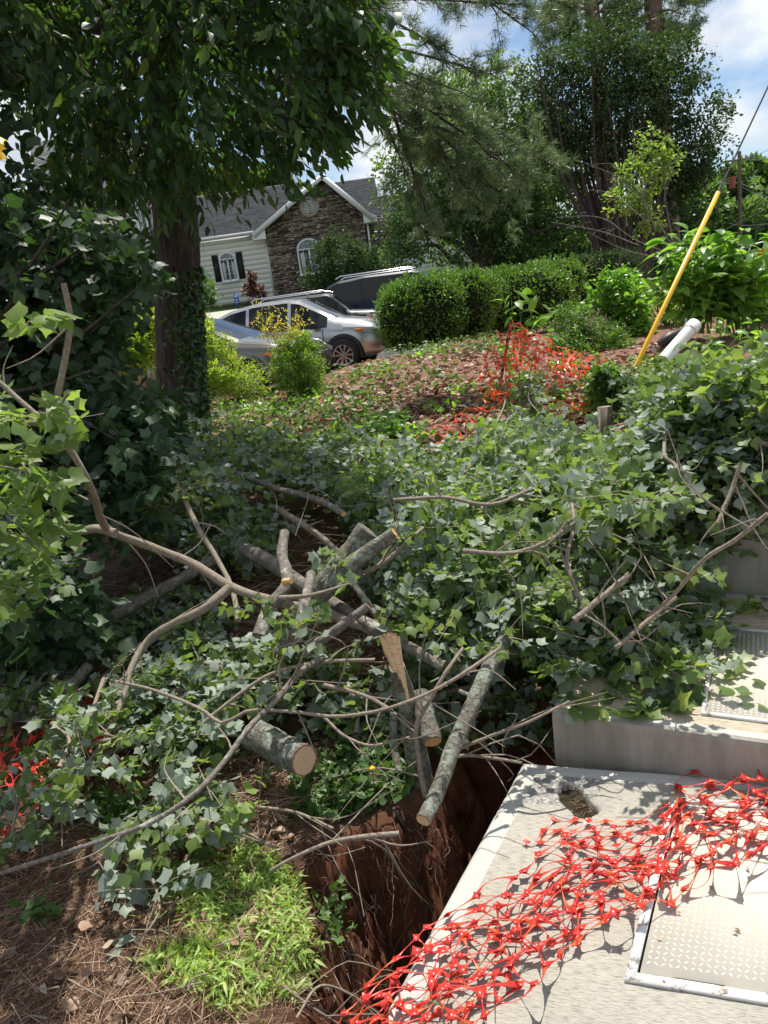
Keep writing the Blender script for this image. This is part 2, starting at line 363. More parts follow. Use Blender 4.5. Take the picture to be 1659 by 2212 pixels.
M_cutgold = cutwood('golden_sawn_wood', (.55, .33, .12), (.74, .5, .24), (.5, .28, .1))
M_split = cutwood('split_wood', (.55, .36, .18), (.80, .66, .46), (.45, .26, .1))
M_cutrim = flat('cut_bark_rim', (.30, .13, .07), .8)

def ground_mat():
    t = NT('soil'); p = t.geo()
    clay = t.ramp(t.noise(7, 9, .7, p), [(.3, (.06, .023, .014)), (.5, (.15, .055, .029)), (.72, (.30, .12, .06))])
    soil = t.ramp(t.noise(30, 8, .7, p), [(.3, (.07, .042, .03)), (.55, (.17, .105, .07)), (.75, (.30, .21, .145))])
    mul = t.ramp(t.noise(18, 8, .75, p), [(.3, (.10, .05, .035)), (.5, (.24, .12, .08)), (.7, (.42, .27, .19))])
    far = t.ramp(t.noise(.6, 8, .7, p), [(.3, (.03, .055, .02)), (.7, (.06, .10, .03))])
    a = t.n('ShaderNodeAttribute', attribute_name='clay').outputs['Fac']; b = t.n('ShaderNodeAttribute', attribute_name='mulch').outputs['Fac']; f = t.n('ShaderNodeAttribute', attribute_name='far').outputs['Fac']
    c = t.mix(f, t.mix(b, t.mix(a, soil, clay), mul), far)
    bp = t.bump(t.noise(38, 9, .75, p), 1.0, .03)
    return t.end(t.pbr(c, .9, bp, spec=.2))
def concrete(name, c0, c1, brush=True, bs=1.0, stain=0):
    t = NT(name); p = t.geo()
    ang = math.atan2(SB[1], SB[0])
    rot = t.n('ShaderNodeMapping', {'Vector': p, 'Rotation': (0, 0, -ang)}).outputs[0]
    f = t.noise(34, 8, .7, t.map(rot, (1, 12, 1) if brush else (2, 2, 2))); g = t.noise(3, 5, .6, p); s_ = t.noise(260, 3, .6, p)
    c = t.mix(1.0, t.ramp(g, [(.3, c0), (.7, c1)]), t.ramp(f, [(.38, (.50, .48, .44)), (.52, (1.06, 1.06, 1.06))]) if brush else t.ramp(s_, [(.3, (.86,)*3), (.7, (1.06,)*3)]), 'MULTIPLY')
    c = t.mix(1.0, c, t.ramp(s_, [(.22, (.6, .6, .58)), (.36, (1, 1, 1))]), 'MULTIPLY')
    if stain:
        n = t.noise(9, 6, .7, t.map(p, (1, 1, .18))); c = t.mix(1.0, c, t.ramp(n, [(.35, (.72, .70, .66)), (.6, (1.03, 1.03, 1.02))]), 'MULTIPLY')
    if brush == 2:   # scoured patch with bare aggregate round the hole
        s = t.n('ShaderNodeAttribute', attribute_name='patch').outputs['Fac']
        vo = t.n('ShaderNodeTexVoronoi', {'Vector': p, 'Scale': 190}).outputs['Color']
        agg = t.ramp(t.n('ShaderNodeSeparateColor', {'Color': vo}).outputs[0], [(0, (.14, .13, .12)), (.5, (.25, .24, .22)), (.85, (.36, .35, .33)), (1, (.55, .55, .53))])
        c = t.mix(s, c, agg)
        wet = t.n('ShaderNodeAttribute', attribute_name='wet').outputs['Fac']
        dk = t.ramp(t.noise(55, 6, .7, p), [(.35, (.02, .014, .008)), (.55, (.09, .06, .03)), (.72, (.22, .15, .07))])
        c = t.mix(wet, c, dk)
    bp = t.bump(t.math('ADD', f, s_), .5*bs, .004)
    return t.end(t.pbr(c, .8, bp, spec=.3))
M_conc = concrete('broomed_concrete', (.34, .322, .272), (.41, .388, .33), 2)
M_trowel = concrete('trowelled_concrete', (.43, .425, .385), (.49, .48, .435), False, .5)
M_wall = concrete('cast_concrete', (.30, .28, .25), (.38, .36, .32), False, .8, stain=1)
M_plate = flat('diamond_plate', (.60, .56, .47), .45, .5, .0, .06, 8)
M_whitepaint = None
def peel():
    t = NT('peeling_white_paint'); p = t.geo()
    n = t.noise(28, 8, .7, p); c = t.ramp(n, [(.40, (.36, .32, .26)), (.46, (.78, .77, .73))])
    return t.end(t.pbr(c, .5, t.bump(n, .8, .004)))
M_whitepaint = peel()
M_net = None
def plastic(name, col, col2, tr=.3):
    t = NT(name); c = t.ramp(t.var(), [(0, col), (.55, col), (1, col2)]); p = t.pbr(c, .30, spec=.7); b = t.n('ShaderNodeBsdfTranslucent'); t.l(c, b.inputs[0])
    m = t.n('ShaderNodeMixShader'); m.inputs[0].default_value = tr; t.l(p, m.inputs[1]); t.l(b.outputs[0], m.inputs[2]); return t.end(m.outputs[0])
M_net = plastic('red_orange_plastic', (.78, .065, .05), (.90, .20, .06), .35); M_net2 = plastic('orange_plastic', (.95, .10, .03), (.98, .22, .04), .45)
M_steelg = flat('dark_green_steel', (.012, .03, .022), .4)
M_black = flat('black_paint', (.015, .015, .016), .5); M_rubber = flat('rubber', (.02, .02, .02), .8)
M_white = flat('white_trim', (.74, .75, .74), .5, var=.03, sc=3); M_pvc = flat('white_pvc', (.78, .78, .76), .3, var=.03, sc=3)
M_yellow = flat('yellow_plastic', (.95, .52, .015), .35, var=.05, sc=4); M_wood = flat('weathered_wood', (.2, .165, .12), .9, var=.3, sc=25)
M_wire = flat('steel_wire', (.10, .105, .11), .5, metal=.5); M_sid = flat('white_siding', (.88, .87, .83), .6, var=.03, sc=2); M_sidg = flat('grey_siding', (.62, .65, .66), .6, var=.04, sc=2)
M_glass = flat('window_glass', (.10, .115, .12), .05, .9, var=.3, sc=1.5); M_carglass = flat('car_glass', (.012, .015, .016), .06, .25, var=.02)
M_curtain = flat('pale_curtain', (.55, .55, .52), .8)
M_silver = flat('silver_paint', (.42, .43, .44), .25, .7, .7, .02, Coat_Weight=.7); M_pewter = flat('pewter_paint', (.16, .155, .12), .25, .7, .7, .02, Coat_Weight=.7)
M_navy = flat('navy_paint', (.012, .018, .04), .4, .3, 0, .02); M_dkgreen = flat('dark_teal_paint', (.03, .038, .038), .35, .4, .0, .02); M_wcar = flat('white_paint', (.75, .75, .75), .3, Coat_Weight=.5)
M_chrome = flat('alloy', (.62, .62, .63), .25, metal=.9, var=.02); M_lamp = flat('headlight_lens', (.55, .56, .56), .08, .8); M_orange = flat('orange_lens', (.8, .2, .03), .2)
M_asph = flat('asphalt', (.055, .055, .057), .9, var=.25, sc=60); M_blue = flat('sign_blue', (.03, .13, .42), .4); M_water = flat('dark_water', (.035, .028, .018), .12, .35, var=.4)
M_trans = flat('rust_red_paint', (.35, .07, .04), .6)
def stonemat():
    t = NT('ledge_stone'); c = t.ramp(t.var(), [(0, (.13, .10, .08)), (.35, (.25, .19, .155)), (.7, (.37, .29, .235)), (1, (.52, .44, .36))])
    n = t.noise(12, 5, .6, t.geo()); c = t.mix(1.0, c, t.ramp(n, [(.3, (.75,)*3), (.7, (1.15,)*3)]), 'MULTIPLY'); return t.end(t.pbr(c, .9, t.bump(n, .5, .02)))
M_stone = stonemat()
def shinglemat():
    t = NT('grey_shingle'); c = t.ramp(t.var(), [(0, (.075, .075, .08)), (1, (.15, .15, .155))]); n = t.noise(14, 5, .6, t.geo())
    return t.end(t.pbr(t.mix(1.0, c, t.ramp(n, [(.3, (.8,)*3), (.7, (1.15,)*3)]), 'MULTIPLY'), .9))
M_shin = shinglemat()
M_core = flat('light_block_core', (.016, .024, .012), .95, 0)  # for the solid dark hull added inside each hedge to block light
M_mortar = flat('mortar', (.10, .085, .07), .9); M_tan = flat('tan_surround', (.42, .36, .27), .8)

# ---------------------------------------------------------------- object helpers
def thing(name, label, cat, loc=(0, 0, 0), group=None, kind=None):
    o = bpy.data.objects.new(name, None); COL.objects.link(o); o.location = tuple(float(q) for q in loc); o['label'] = label; o['category'] = cat; o.empty_display_size = .1
    if group: o['group'] = group
    if kind: o['kind'] = kind
    return o
def tag(o, label, cat=None, group=None, kind=None):
    o['label'] = label
    if cat: o['category'] = cat
    if group: o['group'] = group
    if kind: o['kind'] = kind
    return o

# ================================================================ GROUND
def axis(a, b, st, lo, hi, g=1.22):
    c = list(np.arange(a, b+st/2, st)); s = st
    while c[-1] < hi: s = min(s*g, 60); c.append(c[-1]+s)
    s = st; l = []
    x = a
    while x > lo: s = min(s*g, 60); x -= s; l.append(x)
    return np.array(l[::-1]+c)
xs = axis(-1.7, 1.0, .02, -700, 700, 1.12); ys = axis(.9, 3.3, .02, -60, 1100, 1.07)
XX, YY = np.meshgrid(xs, ys); ZZ = h(XX, YY); HG = (xs, ys, ZZ)
g = MB(); V = np.stack([XX, YY, ZZ], -1).reshape(-1, 3); nx, ny = len(xs), len(ys)
i = (np.arange(ny-1)[:, None]*nx+np.arange(nx-1)[None]).ravel()
g.add(V, np.stack([i, i+1, i+nx+1, i+nx], -1)); M_ground = ground_mat()
go = g.build('ground', M_ground, smooth=True, kind='structure', label='bare red clay and brown straw ground with a washed out pit')
def setattr_(o, nm, val):
    a = o.data.attributes.new(nm, 'FLOAT', 'POINT'); a.data.foreach_set('value', np.asarray(val, 'f').ravel())
m = inpoly(V[:, 0], V[:, 1], PIT); d = pdist(V[:, 0], V[:, 1], PIT); sdp = np.where(m, d, -d)
setattr_(go, 'clay', ss(-.06, .06, sdp)); setattr_(go, 'mulch', ss(5, 8, V[:, 1])*(1-ss(24, 26, V[:, 1]))); setattr_(go, 'far', ss(19, 23, V[:, 1]))
def sheet(name, poly, off, mat, label, st=.5):
    poly = np.array(poly); x0, y0 = poly.min(0); x1, y1 = poly.max(0); b = MB()
    gx = np.arange(x0, x1+st, st); gy = np.arange(y0, y1+st, st); X, Y = np.meshgrid(gx, gy); V = np.stack([X, Y, h(X, Y)+off], -1).reshape(-1, 3); n = len(gx)
    i = (np.arange(len(gy)-1)[:, None]*n+np.arange(n-1)[None]).ravel(); F = np.stack([i, i+1, i+n+1, i+n], -1); c = V[F].mean(1); F = F[inpoly(c[:, 0], c[:, 1], poly)]
    b.add(V, F); return b.build(name, mat, smooth=True, kind='structure', label=label)
sheet('parking_lot', [(-22, 17), (2.0, 17), (2.5, 25.4), (-22, 25.4)], .02, M_asph, 'grey asphalt parking lot behind the bushes')
sheet('road', [(24, 20), (70, 20), (160, 150), (60, 150)], .03, M_asph, 'distant road running past the utility poles', 2)

# ================================================================ CONCRETE VAULTS
def SW(s, t, z): return np.array([*(A0+SA*s+SB*t), z])
vault = thing('concrete_vault', 'low foreground concrete vault under the red netting, water-filled hole in its corner', 'vault', SW(0, 0, 0))
HS0, HT0 = None, None
(hs0, ht0), (hs1, ht1) = st_of(G(1447, 1725, 0)[:2]), st_of(G(1348, 2122, 0)[:2]); ht0 = (ht0+ht1)/2
hs0, hs1 = min(hs0, hs1), max(hs0, hs1)
st = .0085; S = np.arange(0.0, 1.62, st); T = np.arange(0.0, 1.3, st); s_, t_ = np.meshgrid(S, T, indexing='ij')
edge = np.minimum(s_, t_); bev = -.012*(1-ss(0, .014, edge))
BW = .062
# the hole: an irregular oval running down-right
hc = [st_of(G(*q, 0)[:2]) for q in [(1203, 1702), (1222, 1693), (1243, 1693), (1256, 1703), (1268, 1722), (1282, 1738), (1297, 1748), (1288, 1757), (1266, 1768), (1245, 1766), (1228, 1746), (1207, 1730)]]
HP = hc
sn = s_+.004*vn(s_, t_, 260); tn = t_+.004*vn(t_, s_, 300)
mh = inpoly(sn, tn, HP); dh = pdist(sn, tn, HP); hole = np.where(mh, ss(0, .009, dh), 0)
z = bev+.0015*vn(s_, t_, 14)-.06*hole+hole*.012*vn(s_, t_, 150)
inh = (s_ > hs0+.012) & (s_ < hs1-.012) & (t_ > ht0+.012)
z = np.where(inh, -.05, z)
joint = (np.abs(edge-BW) < .005) & (edge > .02); z = np.where(joint, z-.0035, z)
V = np.stack([A0[0]+SA[0]*s_+SB[0]*t_, A0[1]+SA[1]*s_+SB[1]*t_, z], -1).reshape(-1, 3)
ns, ntt = len(S), len(T); i = (np.arange(ns-1)[:, None]*ntt+np.arange(ntt-1)[None]); ed = edge[:-1, :-1] < BW
b = MB(); F = np.stack([i, i+1, i+ntt+1, i+ntt], -1)
b.add(V, F[~ed]); b.m = [np.zeros((~ed).sum(), int)]; b.F.append(F[ed]); b.m.append(np.ones(ed.sum(), int))
top = b.build('slab_top', [M_conc, M_trowel], vault, smooth=True)
patch = ss(BW, BW+.004, edge)*(1-ss(.215, .235, s_+.010*vn(s_, t_, 60)))*(1-ss(.20, .36, t_+.02*vn(s_, t_, 40)))
setattr_(top, 'patch', patch); setattr_(top, 'wet', np.clip(hole*1.6, 0, 1))
b = MB()
for (a, c) in (((0, 0), (1.62, 0)), ((0, 1.3), (0, 0))):
    p0, p1 = SW(*a, -.012), SW(*c, -.012); b.add([p0, p1, p1-[0, 0, 1.6], p0-[0, 0, 1.6]], [[0, 1, 2, 3]])
b.build('side_wall', M_wall, vault)
b = MB(); pw = [SW(s+0*.0, t, -.022) for s, t in HP]; b.add(pw, [list(range(len(pw)))]); b.build('water', M_water, vault)
# debris in the hole
b = MB(); n = 34; c = np.array(HP); k = rng.random((n, len(HP)))**3; k /= k.sum(1, keepdims=True); q = k@c
a = np.stack([A0[0]+SA[0]*q[:, 0]+SB[0]*q[:, 1], A0[1]+SA[1]*q[:, 0]+SB[1]*q[:, 1], np.full(n, -.018)], -1); dd = rdir(n)*[1, 1, .15]
strips(b, a, a+norm(dd)*rng.uniform(.01, .04, n)[:, None], .0025); b.build('straw_debris', M_straw, vault, kind='stuff')
def hatch(par, org, e1, e2, l1, l2, z, fr, name='hatch_door', div=None):
    """flush hatch: frame of peeling paint, plate with raised lugs"""
    e1 = np.array([*e1, 0]); e2 = np.array([*e2, 0]); up = np.array([0, 0, 1]); o3 = np.array([*org, z]); Rm = np.stack([e1, e2, up], 1)
    b = MB()
    for (c1, c2, w1, w2) in ((l1/2, fr/2, l1, fr), (l1/2, l2-fr/2, l1, fr), (fr/2, l2/2, fr, l2-2*fr), (l1-fr/2, l2/2, fr, l2-2*fr)):
        b.box(o3+e1*c1+e2*c2+up*.000, (w1, w2, .012), Rm)
    b.build('hatch_frame', M_whitepaint, par)
    b = MB(); g_ = fr+.006; b.box(o3+e1*l1/2+e2*l2/2-up*.002, (l1-2*g_, l2-2*g_, .008), Rm); pl = b.build(name, M_plate, par)
    # lugs
    p = .0165; n1 = int((l1-2*g_-.02)/p); n2 = int((l2-2*g_-.02)/p); I, J = np.meshgrid(np.arange(n1), np.arange(n2), indexing='ij'); I = I.ravel(); J = J.ravel()
    pos = o3+e1*(g_+.014+I*p)[:, None]+e2*(g_+.014+J*p)[:, None]+up*.002
    al = np.where((I+J) % 2, math.pi/4, -math.pi/4)
    dr = e1*np.cos(al)[:, None]+e2*np.sin(al)[:, None]
    Tm = (np.array([(0, -.5, 0), (.13, 0, 0), (0, .5, 0), (-.13, 0, 0), (0, -.25, .08), (0, .25, .08)]), np.array([(0, 1, 4), (1, 5, 4), (1, 2, 5), (2, 3, 5), (3, 4, 5), (3, 0, 4)]))
    b = MB(); inst(b, Tm, pos, dr, np.broadcast_to(up, dr.shape), .0145); b.build('tread_lugs', M_plate, pl, kind='stuff')
    return pl
HT_L = 1.3-ht0+.5
hatch(vault, A0+SA*hs0+SB*ht0, SA, SB, hs1-hs0, 1.1, .004, .024)
for k in range(2):
    b = MB(); c = SW(hs1-.0195, ht0+.16+k*.3, .0065); b.box(c, (.016, .11, .005), np.stack([[*SA, 0], [*SB, 0], [0, 0, 1]], 1)); b.build('hinge', M_steelg, vault)
# loose leaf specks on the plate
b = MB(); n = 16; q = np.array([SW(rng.uniform(hs0, hs1), rng.uniform(ht0+.05, .9), .012) for _ in range(n)]); leaves(b, SMALL, q, rdir(n)*[1, 1, .1], rdir(n, (0, 0, 3)), rng.uniform(.008, .02, n)); tag(b.build('leaf_fragments', M_oak), 'tiny brown leaf fragments scattered on the front steel hatch', 'leaf fragments', kind='stuff')

def block(name, label, F0, E, N, wid, dep, z1, z0, bv=.018):
    t = thing(name, label, 'vault', (*F0, z1)); b = MB()
    E3 = np.array([*E, 0]); N3 = np.array([*N, 0]); o = np.array([*F0, 0])
    prof = [(0, z0), (0, z1-bv), (bv*.3, z1-bv*.3), (bv, z1)]
    n = 60; 
    for a in range(n):
        x0, x1 = a/n*wid, (a+1)/n*wid
        for (d0, q0), (d1, q1) in zip(prof[:-1], prof[1:]):
            b.add([o+E3*x0+N3*d0+[0, 0, q0], o+E3*x1+N3*d0+[0, 0, q0], o+E3*x1+N3*d1+[0, 0, q1], o+E3*x0+N3*d1+[0, 0, q1]], [[0, 1, 2, 3]])
    for s in (0, 1):
        x = s*wid; b.add([o+E3*x+N3*0+[0, 0, z0], o+E3*x+N3*dep+[0, 0, z0], o+E3*x+N3*dep+[0, 0, z1], o+E3*x+N3*bv+[0, 0, z1], o+E3*x+[0, 0, z1-bv]], [[0, 1, 2, 3, 4] if s else [4, 3, 2, 1, 0]])
    b.add([o+E3*wid+N3*dep+[0, 0, z0], o+N3*dep+[0, 0, z0], o+N3*dep+[0, 0, z1], o+E3*wid+N3*dep+[0, 0, z1]], [[0, 1, 2, 3]])
    b.build('vault_wall', M_wall, t)
    b = MB(); rim = .05
    def q(x0, x1, d0, d1, m): b.add([o+E3*x0+N3*d0+[0, 0, z1], o+E3*x1+N3*d0+[0, 0, z1], o+E3*x1+N3*d1+[0, 0, z1], o+E3*x0+N3*d1+[0, 0, z1]], [[0, 1, 2, 3]], m)
    q(0, wid, bv, rim, 1); q(0, rim, rim, dep-rim, 1); q(wid-rim, wid, rim, dep-rim, 1); q(0, wid, dep-rim, dep, 1); q(rim, wid-rim, rim, dep-rim, 0)
    b.build('vault_top', [M_conc2, M_trowel], t); return t
M_conc2 = concrete('tan_broomed_concrete', (.42, .36, .27), (.50, .43, .33), True)
d2 = (G(1659, 1287, .16)[:2]-V2F)@V2N
v2 = block('concrete_vault', 'raised concrete vault in the middle with leafy branches lying across its diamond plate hatch', V2F, V2E, V2N, 1.5, d2, .16, -1.4)
pa = (G(1535, 1548, .16)[:2]-V2F); pb = G(1620, 1362, .16)[:2]-V2F
hatch(v2, V2F+V2E*(pa@V2E-.03)+V2N*(pa@V2N), V2E, V2N, .75, pb@V2N-pa@V2N, .164, .014)
c3 = G(1493, 1285, .16)[:2]-V2F
z3 = P(1600, 1112, (V2F+V2E*.5+V2N*d2)[1])[2]
block('concrete_vault', 'tallest concrete vault at the back with a dark front wall half under branches', V2F+V2E*(c3@V2E-.06)+V2N*(d2+.012), V2E, V2N, 1.7, 1.0, .56, -.8)

zz_ = HG[2]; s_q = (XX-A0[0])*STI[0, 0]+(YY-A0[1])*STI[0, 1]; t_q = (XX-A0[0])*STI[1, 0]+(YY-A0[1])*STI[1, 1]
zz_ = np.where((s_q > 0) & (t_q > 0) & (s_q < 1.62), np.maximum(zz_, 0), zz_)
V3F = V2F+V2E*(c3@V2E-.06)+V2N*(d2+.012)
for F0_, w_, dp_, top_ in ((V2F, 1.5, d2, .16), (V3F, 1.7, 1.0, .56)):
    a_q = (XX-F0_[0])*V2E[0]+(YY-F0_[1])*V2E[1]; b_q = (XX-F0_[0])*V2N[0]+(YY-F0_[1])*V2N[1]
    zz_ = np.where((a_q > 0) & (a_q < w_) & (b_q > 0) & (b_q < dp_), np.maximum(zz_, top_), zz_)
HG = (xs, ys, zz_)
# ================================================================ HOUSE
HY = 38.0
def HX(u, v): return P(u, v, HY)[0]
def HZ(u, v): return P(u, v, HY)[2]
HB = 2.9
house = thing('house', 'pale sided house with grey roof and brown stone gable behind the cars', 'house', (-4, HY, HB))
xe = HX(590, 600); ze = HZ(520, 509); xw = -8.4
def wall(par, name, mat, x0, x1, z0, z1, y, th=.3): b = MB(); b.box(((x0+x1)/2, y+th/2, (z0+z1)/2), (x1-x0, th, z1-z0)); return b.build(name, mat, par)
w1 = wall(house, 'wall', M_sid, xw, xe, HB, ze, HY)
bh = .235; nb = int((ze-HB)/bh)+1
bm = MB(); Lb = xe-xw-.14; bm.add([(0, 0, 0), (Lb, 0, 0), (Lb, -.012, bh+.01), (0, -.012, bh+.01), (0, -.03, 0), (Lb, -.03, 0)], [[4, 5, 2, 3], [0, 1, 5, 4]])
b0 = bm.build('siding_board', M_sid, w1); b0.location = (xw, HY-.002, HB)
for k in range(1, nb):
    o = b0.copy(); COL.objects.link(o); o.parent = w1; o.location = (xw, HY-.002, HB+k*bh)
b = MB(); b.box((xe-.06, HY-.02, (HB+ze)/2), (.13, .06, ze-HB)); b.build('corner_board', M_white, w1)
b = MB(); b.box(((xw+xe)/2-.1, HY-.42, ze+.02), (xe-xw+.2, .12, .13)); b.build('gutter', M_white, house)
b = MB(); b.box(((xw+xe)/2, HY-.2, ze-.03), (xe-xw, .4, .04)); b.box(((xw+xe)/2, HY-.035, ze-.16), (xe-xw, .03, .22)); b.build('soffit', M_white, house)
def arch_window(par, cx, z0, z1, wd, y, name='window'):
    """arched window with two casements, muntins and curtains; frame, panes"""
    zs = z1-wd*.42; b = MB(); n = 12; fr = .075
    arc = [(cx+wd/2*math.cos(a), zs+wd*.42*math.sin(a)) for a in np.linspace(0, math.pi, n)]
    out = [(cx-wd/2, z0), (cx+wd/2, z0)]+arc
    inn = [(cx+(x-cx)*(1-2*fr/wd), (zz-(z0+z1)/2)*(1-2*fr/(z1-z0))+(z0+z1)/2) for x, zz in out]
    m = len(out)
    for i in range(m):
        j = (i+1) % m; a, b_, c, d_ = out[i], out[j], inn[j], inn[i]
        b.add([(a[0], y-.08, a[1]), (b_[0], y-.08, b_[1]), (c[0], y-.08, c[1]), (d_[0], y-.08, d_[1])], [[0, 1, 2, 3]])
        b.add([(c[0], y-.08, c[1]), (c[0], y-.02, c[1]), (d_[0], y-.02, d_[1]), (d_[0], y-.08, d_[1])], [[0, 1, 2, 3]])
        b.add([(a[0], y-.08, a[1]), (a[0], y, a[1]), (b_[0], y, b_[1]), (b_[0], y-.08, b_[1])], [[0, 1, 2, 3]])
    b.box((cx, y-.06, zs), (wd-.1, .05, .07)); b.box((cx, y-.06, (z0+zs)/2), (.08, .05, zs-z0)); b.box((cx, y-.10, z0-.03), (wd+.1, .12, .07))
    w_ = b.build(name, M_white, par)
    b = MB()
    for s in (-1, 1):
        b.box((cx+s*wd*.235, y-.045, (z0+zs)/2), (.018, .02, zs-z0-.1))
        for q in (.33, .66): b.box((cx+s*wd*.235, y-.046, z0+(zs-z0)*q), (wd*.38, .02, .018))
    for a in (-.18, .18): b.box((cx+a*wd, y-.045, zs+wd*.18), (.018, .02, wd*.34))
    b.build('muntins', M_white, w_)
    for s in (-1, 1):
        b = MB(); b.box((cx+s*wd*.235, y-.03, (z0+zs)/2), (wd*.41, .01, zs-z0-.08)); b.build('pane', M_glass, w_)
    b = MB(); aa = [(cx+(wd/2-fr)*math.cos(a), y-.03, zs+.03+(wd*.42-fr)*math.sin(a)) for a in np.linspace(0, math.pi, n)]; b.add(aa, [list(range(n))[::-1]]); b.build('pane', M_glass, w_)
    for s in (-1, 1):
        b = MB(); b.box((cx+s*wd*.3, y-.0345, (z0+zs)/2-.04), (wd*.16, .002, zs-z0-.2)); b.build('curtain', M_curtain, w_)
    return w_
wcx = (HX(472, 577)+HX(516, 574))/2; wz0 = HZ(496, 610)+.05; wz1 = HZ(492, 544)
arch_window(house, wcx, wz0, wz1, .82, HY-.03)
for s in (-1, 1):
    b = MB(); zc, hh = (wz0+wz1)/2-.02, wz1-wz0-.12; x = wcx+s*.60; b.box((x, HY-.05, zc), (.30, .04, hh))
    for k in range(16): b.box((x, HY-.075, zc-hh/2+.1+k*(hh-.2)/15), (.22, .02, .035), [[1, 0, 0], [0, .9, -.43], [0, .43, .9]])
    b.build('shutter', M_black, house)
# stone gable
gx0, gx1 = xe+.002, HX(790, 500); apx, apz = HX(696, 381), HZ(696, 381); lz = ze-.05; rz_ = HZ(790, 470)
def rake(x): return np.where(x < apx, lz+(apz-lz)*(x-(gx0-.55))/(apx-gx0+.55), apz+(rz_-.1-apz)*(x-apx)/(gx1+.45-apx))
b = MB(); pr = [(gx0, HB), (gx1, HB), (gx1, float(rake(np.array(gx1)))-.1), (apx, apz-.12), (gx0, float(rake(np.array(gx0)))-.1)]
for y in (HY-.25,): b.add([(x, y, z) for x, z in pr]+[(x, y+.6, z) for x, z in pr], [[0, 1, 2, 3, 4]]); b.add([(x, y, z) for x, z in pr]+[(x, y+.6, z) for x, z in pr], [[0, 5, 6, 1], [1, 6, 7, 2], [0, 4, 9, 5]])
gw = b.build('gable_wall', M_mortar, house)
ocx, ocz = HX(669, 448), HZ(669, 448)
swx0, swx1, swz0, swz1 = HX(642, 540), HX(700, 550)-.1, HZ(672, 592), HZ(672, 515)
cand = []
zz = HB
while zz < apz:
    hh = random.uniform(.05, .115); x = gx0+random.uniform(-.2, 0)
    while x < gx1:
        ww = random.uniform(.14, .46); x0, x1 = max(x, gx0), min(x+ww, gx1); cx = (x0+x1)/2; cz = zz+hh/2
        if x1-x0 > .05 and cz < rake(np.array(x0))-.14 and cz < rake(np.array(x1))-.14 and math.hypot(cx-ocx, cz-ocz) > .50 and not (swx0-.1 < cx < swx1+.1 and swz0-.05 < cz < swz1+.08):
            cand.append((cx, cz, x1-x0-.012, hh-.012))
        x += ww
    zz += hh
random.shuffle(cand)
protos = []
for k in range(8):
    b = MB(); b.box((0, 0, 0), (1, .08+.012*k, 1), var=random.random()); me = b.build('stone', M_stone, gw); protos.append(me)
big = sorted(cand, key=lambda c: -c[2]*c[3]); n = 0; rest = MB()
for c in big:
    if n < 8: o = protos[n]
    elif n < 290: o = random.choice(protos).copy(); COL.objects.link(o); o.parent = gw
    else:
        rest.box((c[0], HY-.25-.01, c[1]), (c[2], .08+random.random()*.1, c[3]), var=random.random()); continue
    o.location = (c[0], HY-.25-.01, c[1]); o.scale = (c[2], 1, c[3]); n += 1
rest.build('small_stones', M_stone, gw, kind='stuff')
arch_window(house, (swx0+swx1)/2, swz0, swz1, swx1-swx0, HY-.28)
# round louvred vent
b = MB(); n = 24
for i in range(n):
    a0, a1 = 2*math.pi*i/n, 2*math.pi*(i+1)/n
    q = [(ocx+r*math.cos(a), y, ocz+r*math.sin(a)) for a in (a0, a1) for r, y in ((.34, HY-.36), (.49, HY-.36), (.49, HY-.25))]
    b.add(q, [[0, 1, 4, 3], [1, 2, 5, 4]])
ov = b.build('round_vent', M_tan, house)
b = MB(); b.add([(ocx+.335*math.cos(a), HY-.30, ocz+.335*math.sin(a)) for a in np.linspace(0, 2*math.pi, 24, endpoint=False)], [list(range(24))[::-1]]); b.build('vent_back', M_mortar, ov)
for k in range(9):
    zz = -.27+k*.068; ww = 2*math.sqrt(max(.34**2-zz*zz, 0)); b = MB(); b.box((ocx, HY-.33, ocz+zz), (ww, .03, .045), [[1, 0, 0], [0, .8, -.6], [0, .6, .8]]); b.build('louvre', M_white, ov)
def plank(b, p0, p1, wdt, thk, upn): 
    p0, p1 = np.array(p0, float), np.array(p1, float); d = norm(p1-p0); s = np.cross(d, upn); b.box((p0+p1)/2, (np.linalg.norm(p1-p0), thk, wdt), np.stack([d, s, np.cross(s, d)*-1 if False else np.cross(d, s)], 1))
L0 = (gx0-.55, HY-.75, lz); AP = (apx, HY-.75, apz); R0 = (gx1+.45, HY-.75, rz_-.1)
b = MB(); plank(b, L0, AP, .2, .05, (0, 1, 0)) if False else None
def bar(b, p0, p1, w_, t_):  # box along p0-p1, width in y = t_, height w_
    p0, p1 = np.array(p0, float), np.array(p1, float); d = norm(p1-p0); y = np.array([0, 1., 0]); y = norm(y-d*(y@d)); zc = np.cross(d, y); b.box((p0+p1)/2, (np.linalg.norm(p1-p0), t_, w_), np.stack([d, y, zc], 1))
for a, c in ((L0, AP), (AP, R0)):
    b = MB(); bar(b, np.array(a)-[0, 0, .12], np.array(c)-[0, 0, .12], .24, .05); bar(b, np.array(a)+[0, .25, -.2], np.array(c)+[0, .25, -.2], .03, .48); b.build('rake_board', M_white, house)
for s, x, z in ((-1, gx0-.25, lz), (1, gx1+.3, rz_)):
    b = MB(); b.add([(x-.35, HY-.72, z-.32), (x+.3, HY-.72, z-.32), (x+.3, HY-.72, z-.05) if s > 0 else (x+.3, HY-.72, z+.25), (x-.35, HY-.72, z+.25) if s > 0 else (x-.35, HY-.72, z-.1), (x-.35, HY-.2, z-.32), (x+.3, HY-.2, z-.32)], [[0, 1, 2, 3]]); b.add([(x-.35, HY-.72, z-.32), (x+.3, HY-.72, z-.32), (x+.3, HY-.2, z-.32), (x-.35, HY-.2, z-.32)], [[0, 3, 2, 1]]); b.build('eave_return', M_white, house)
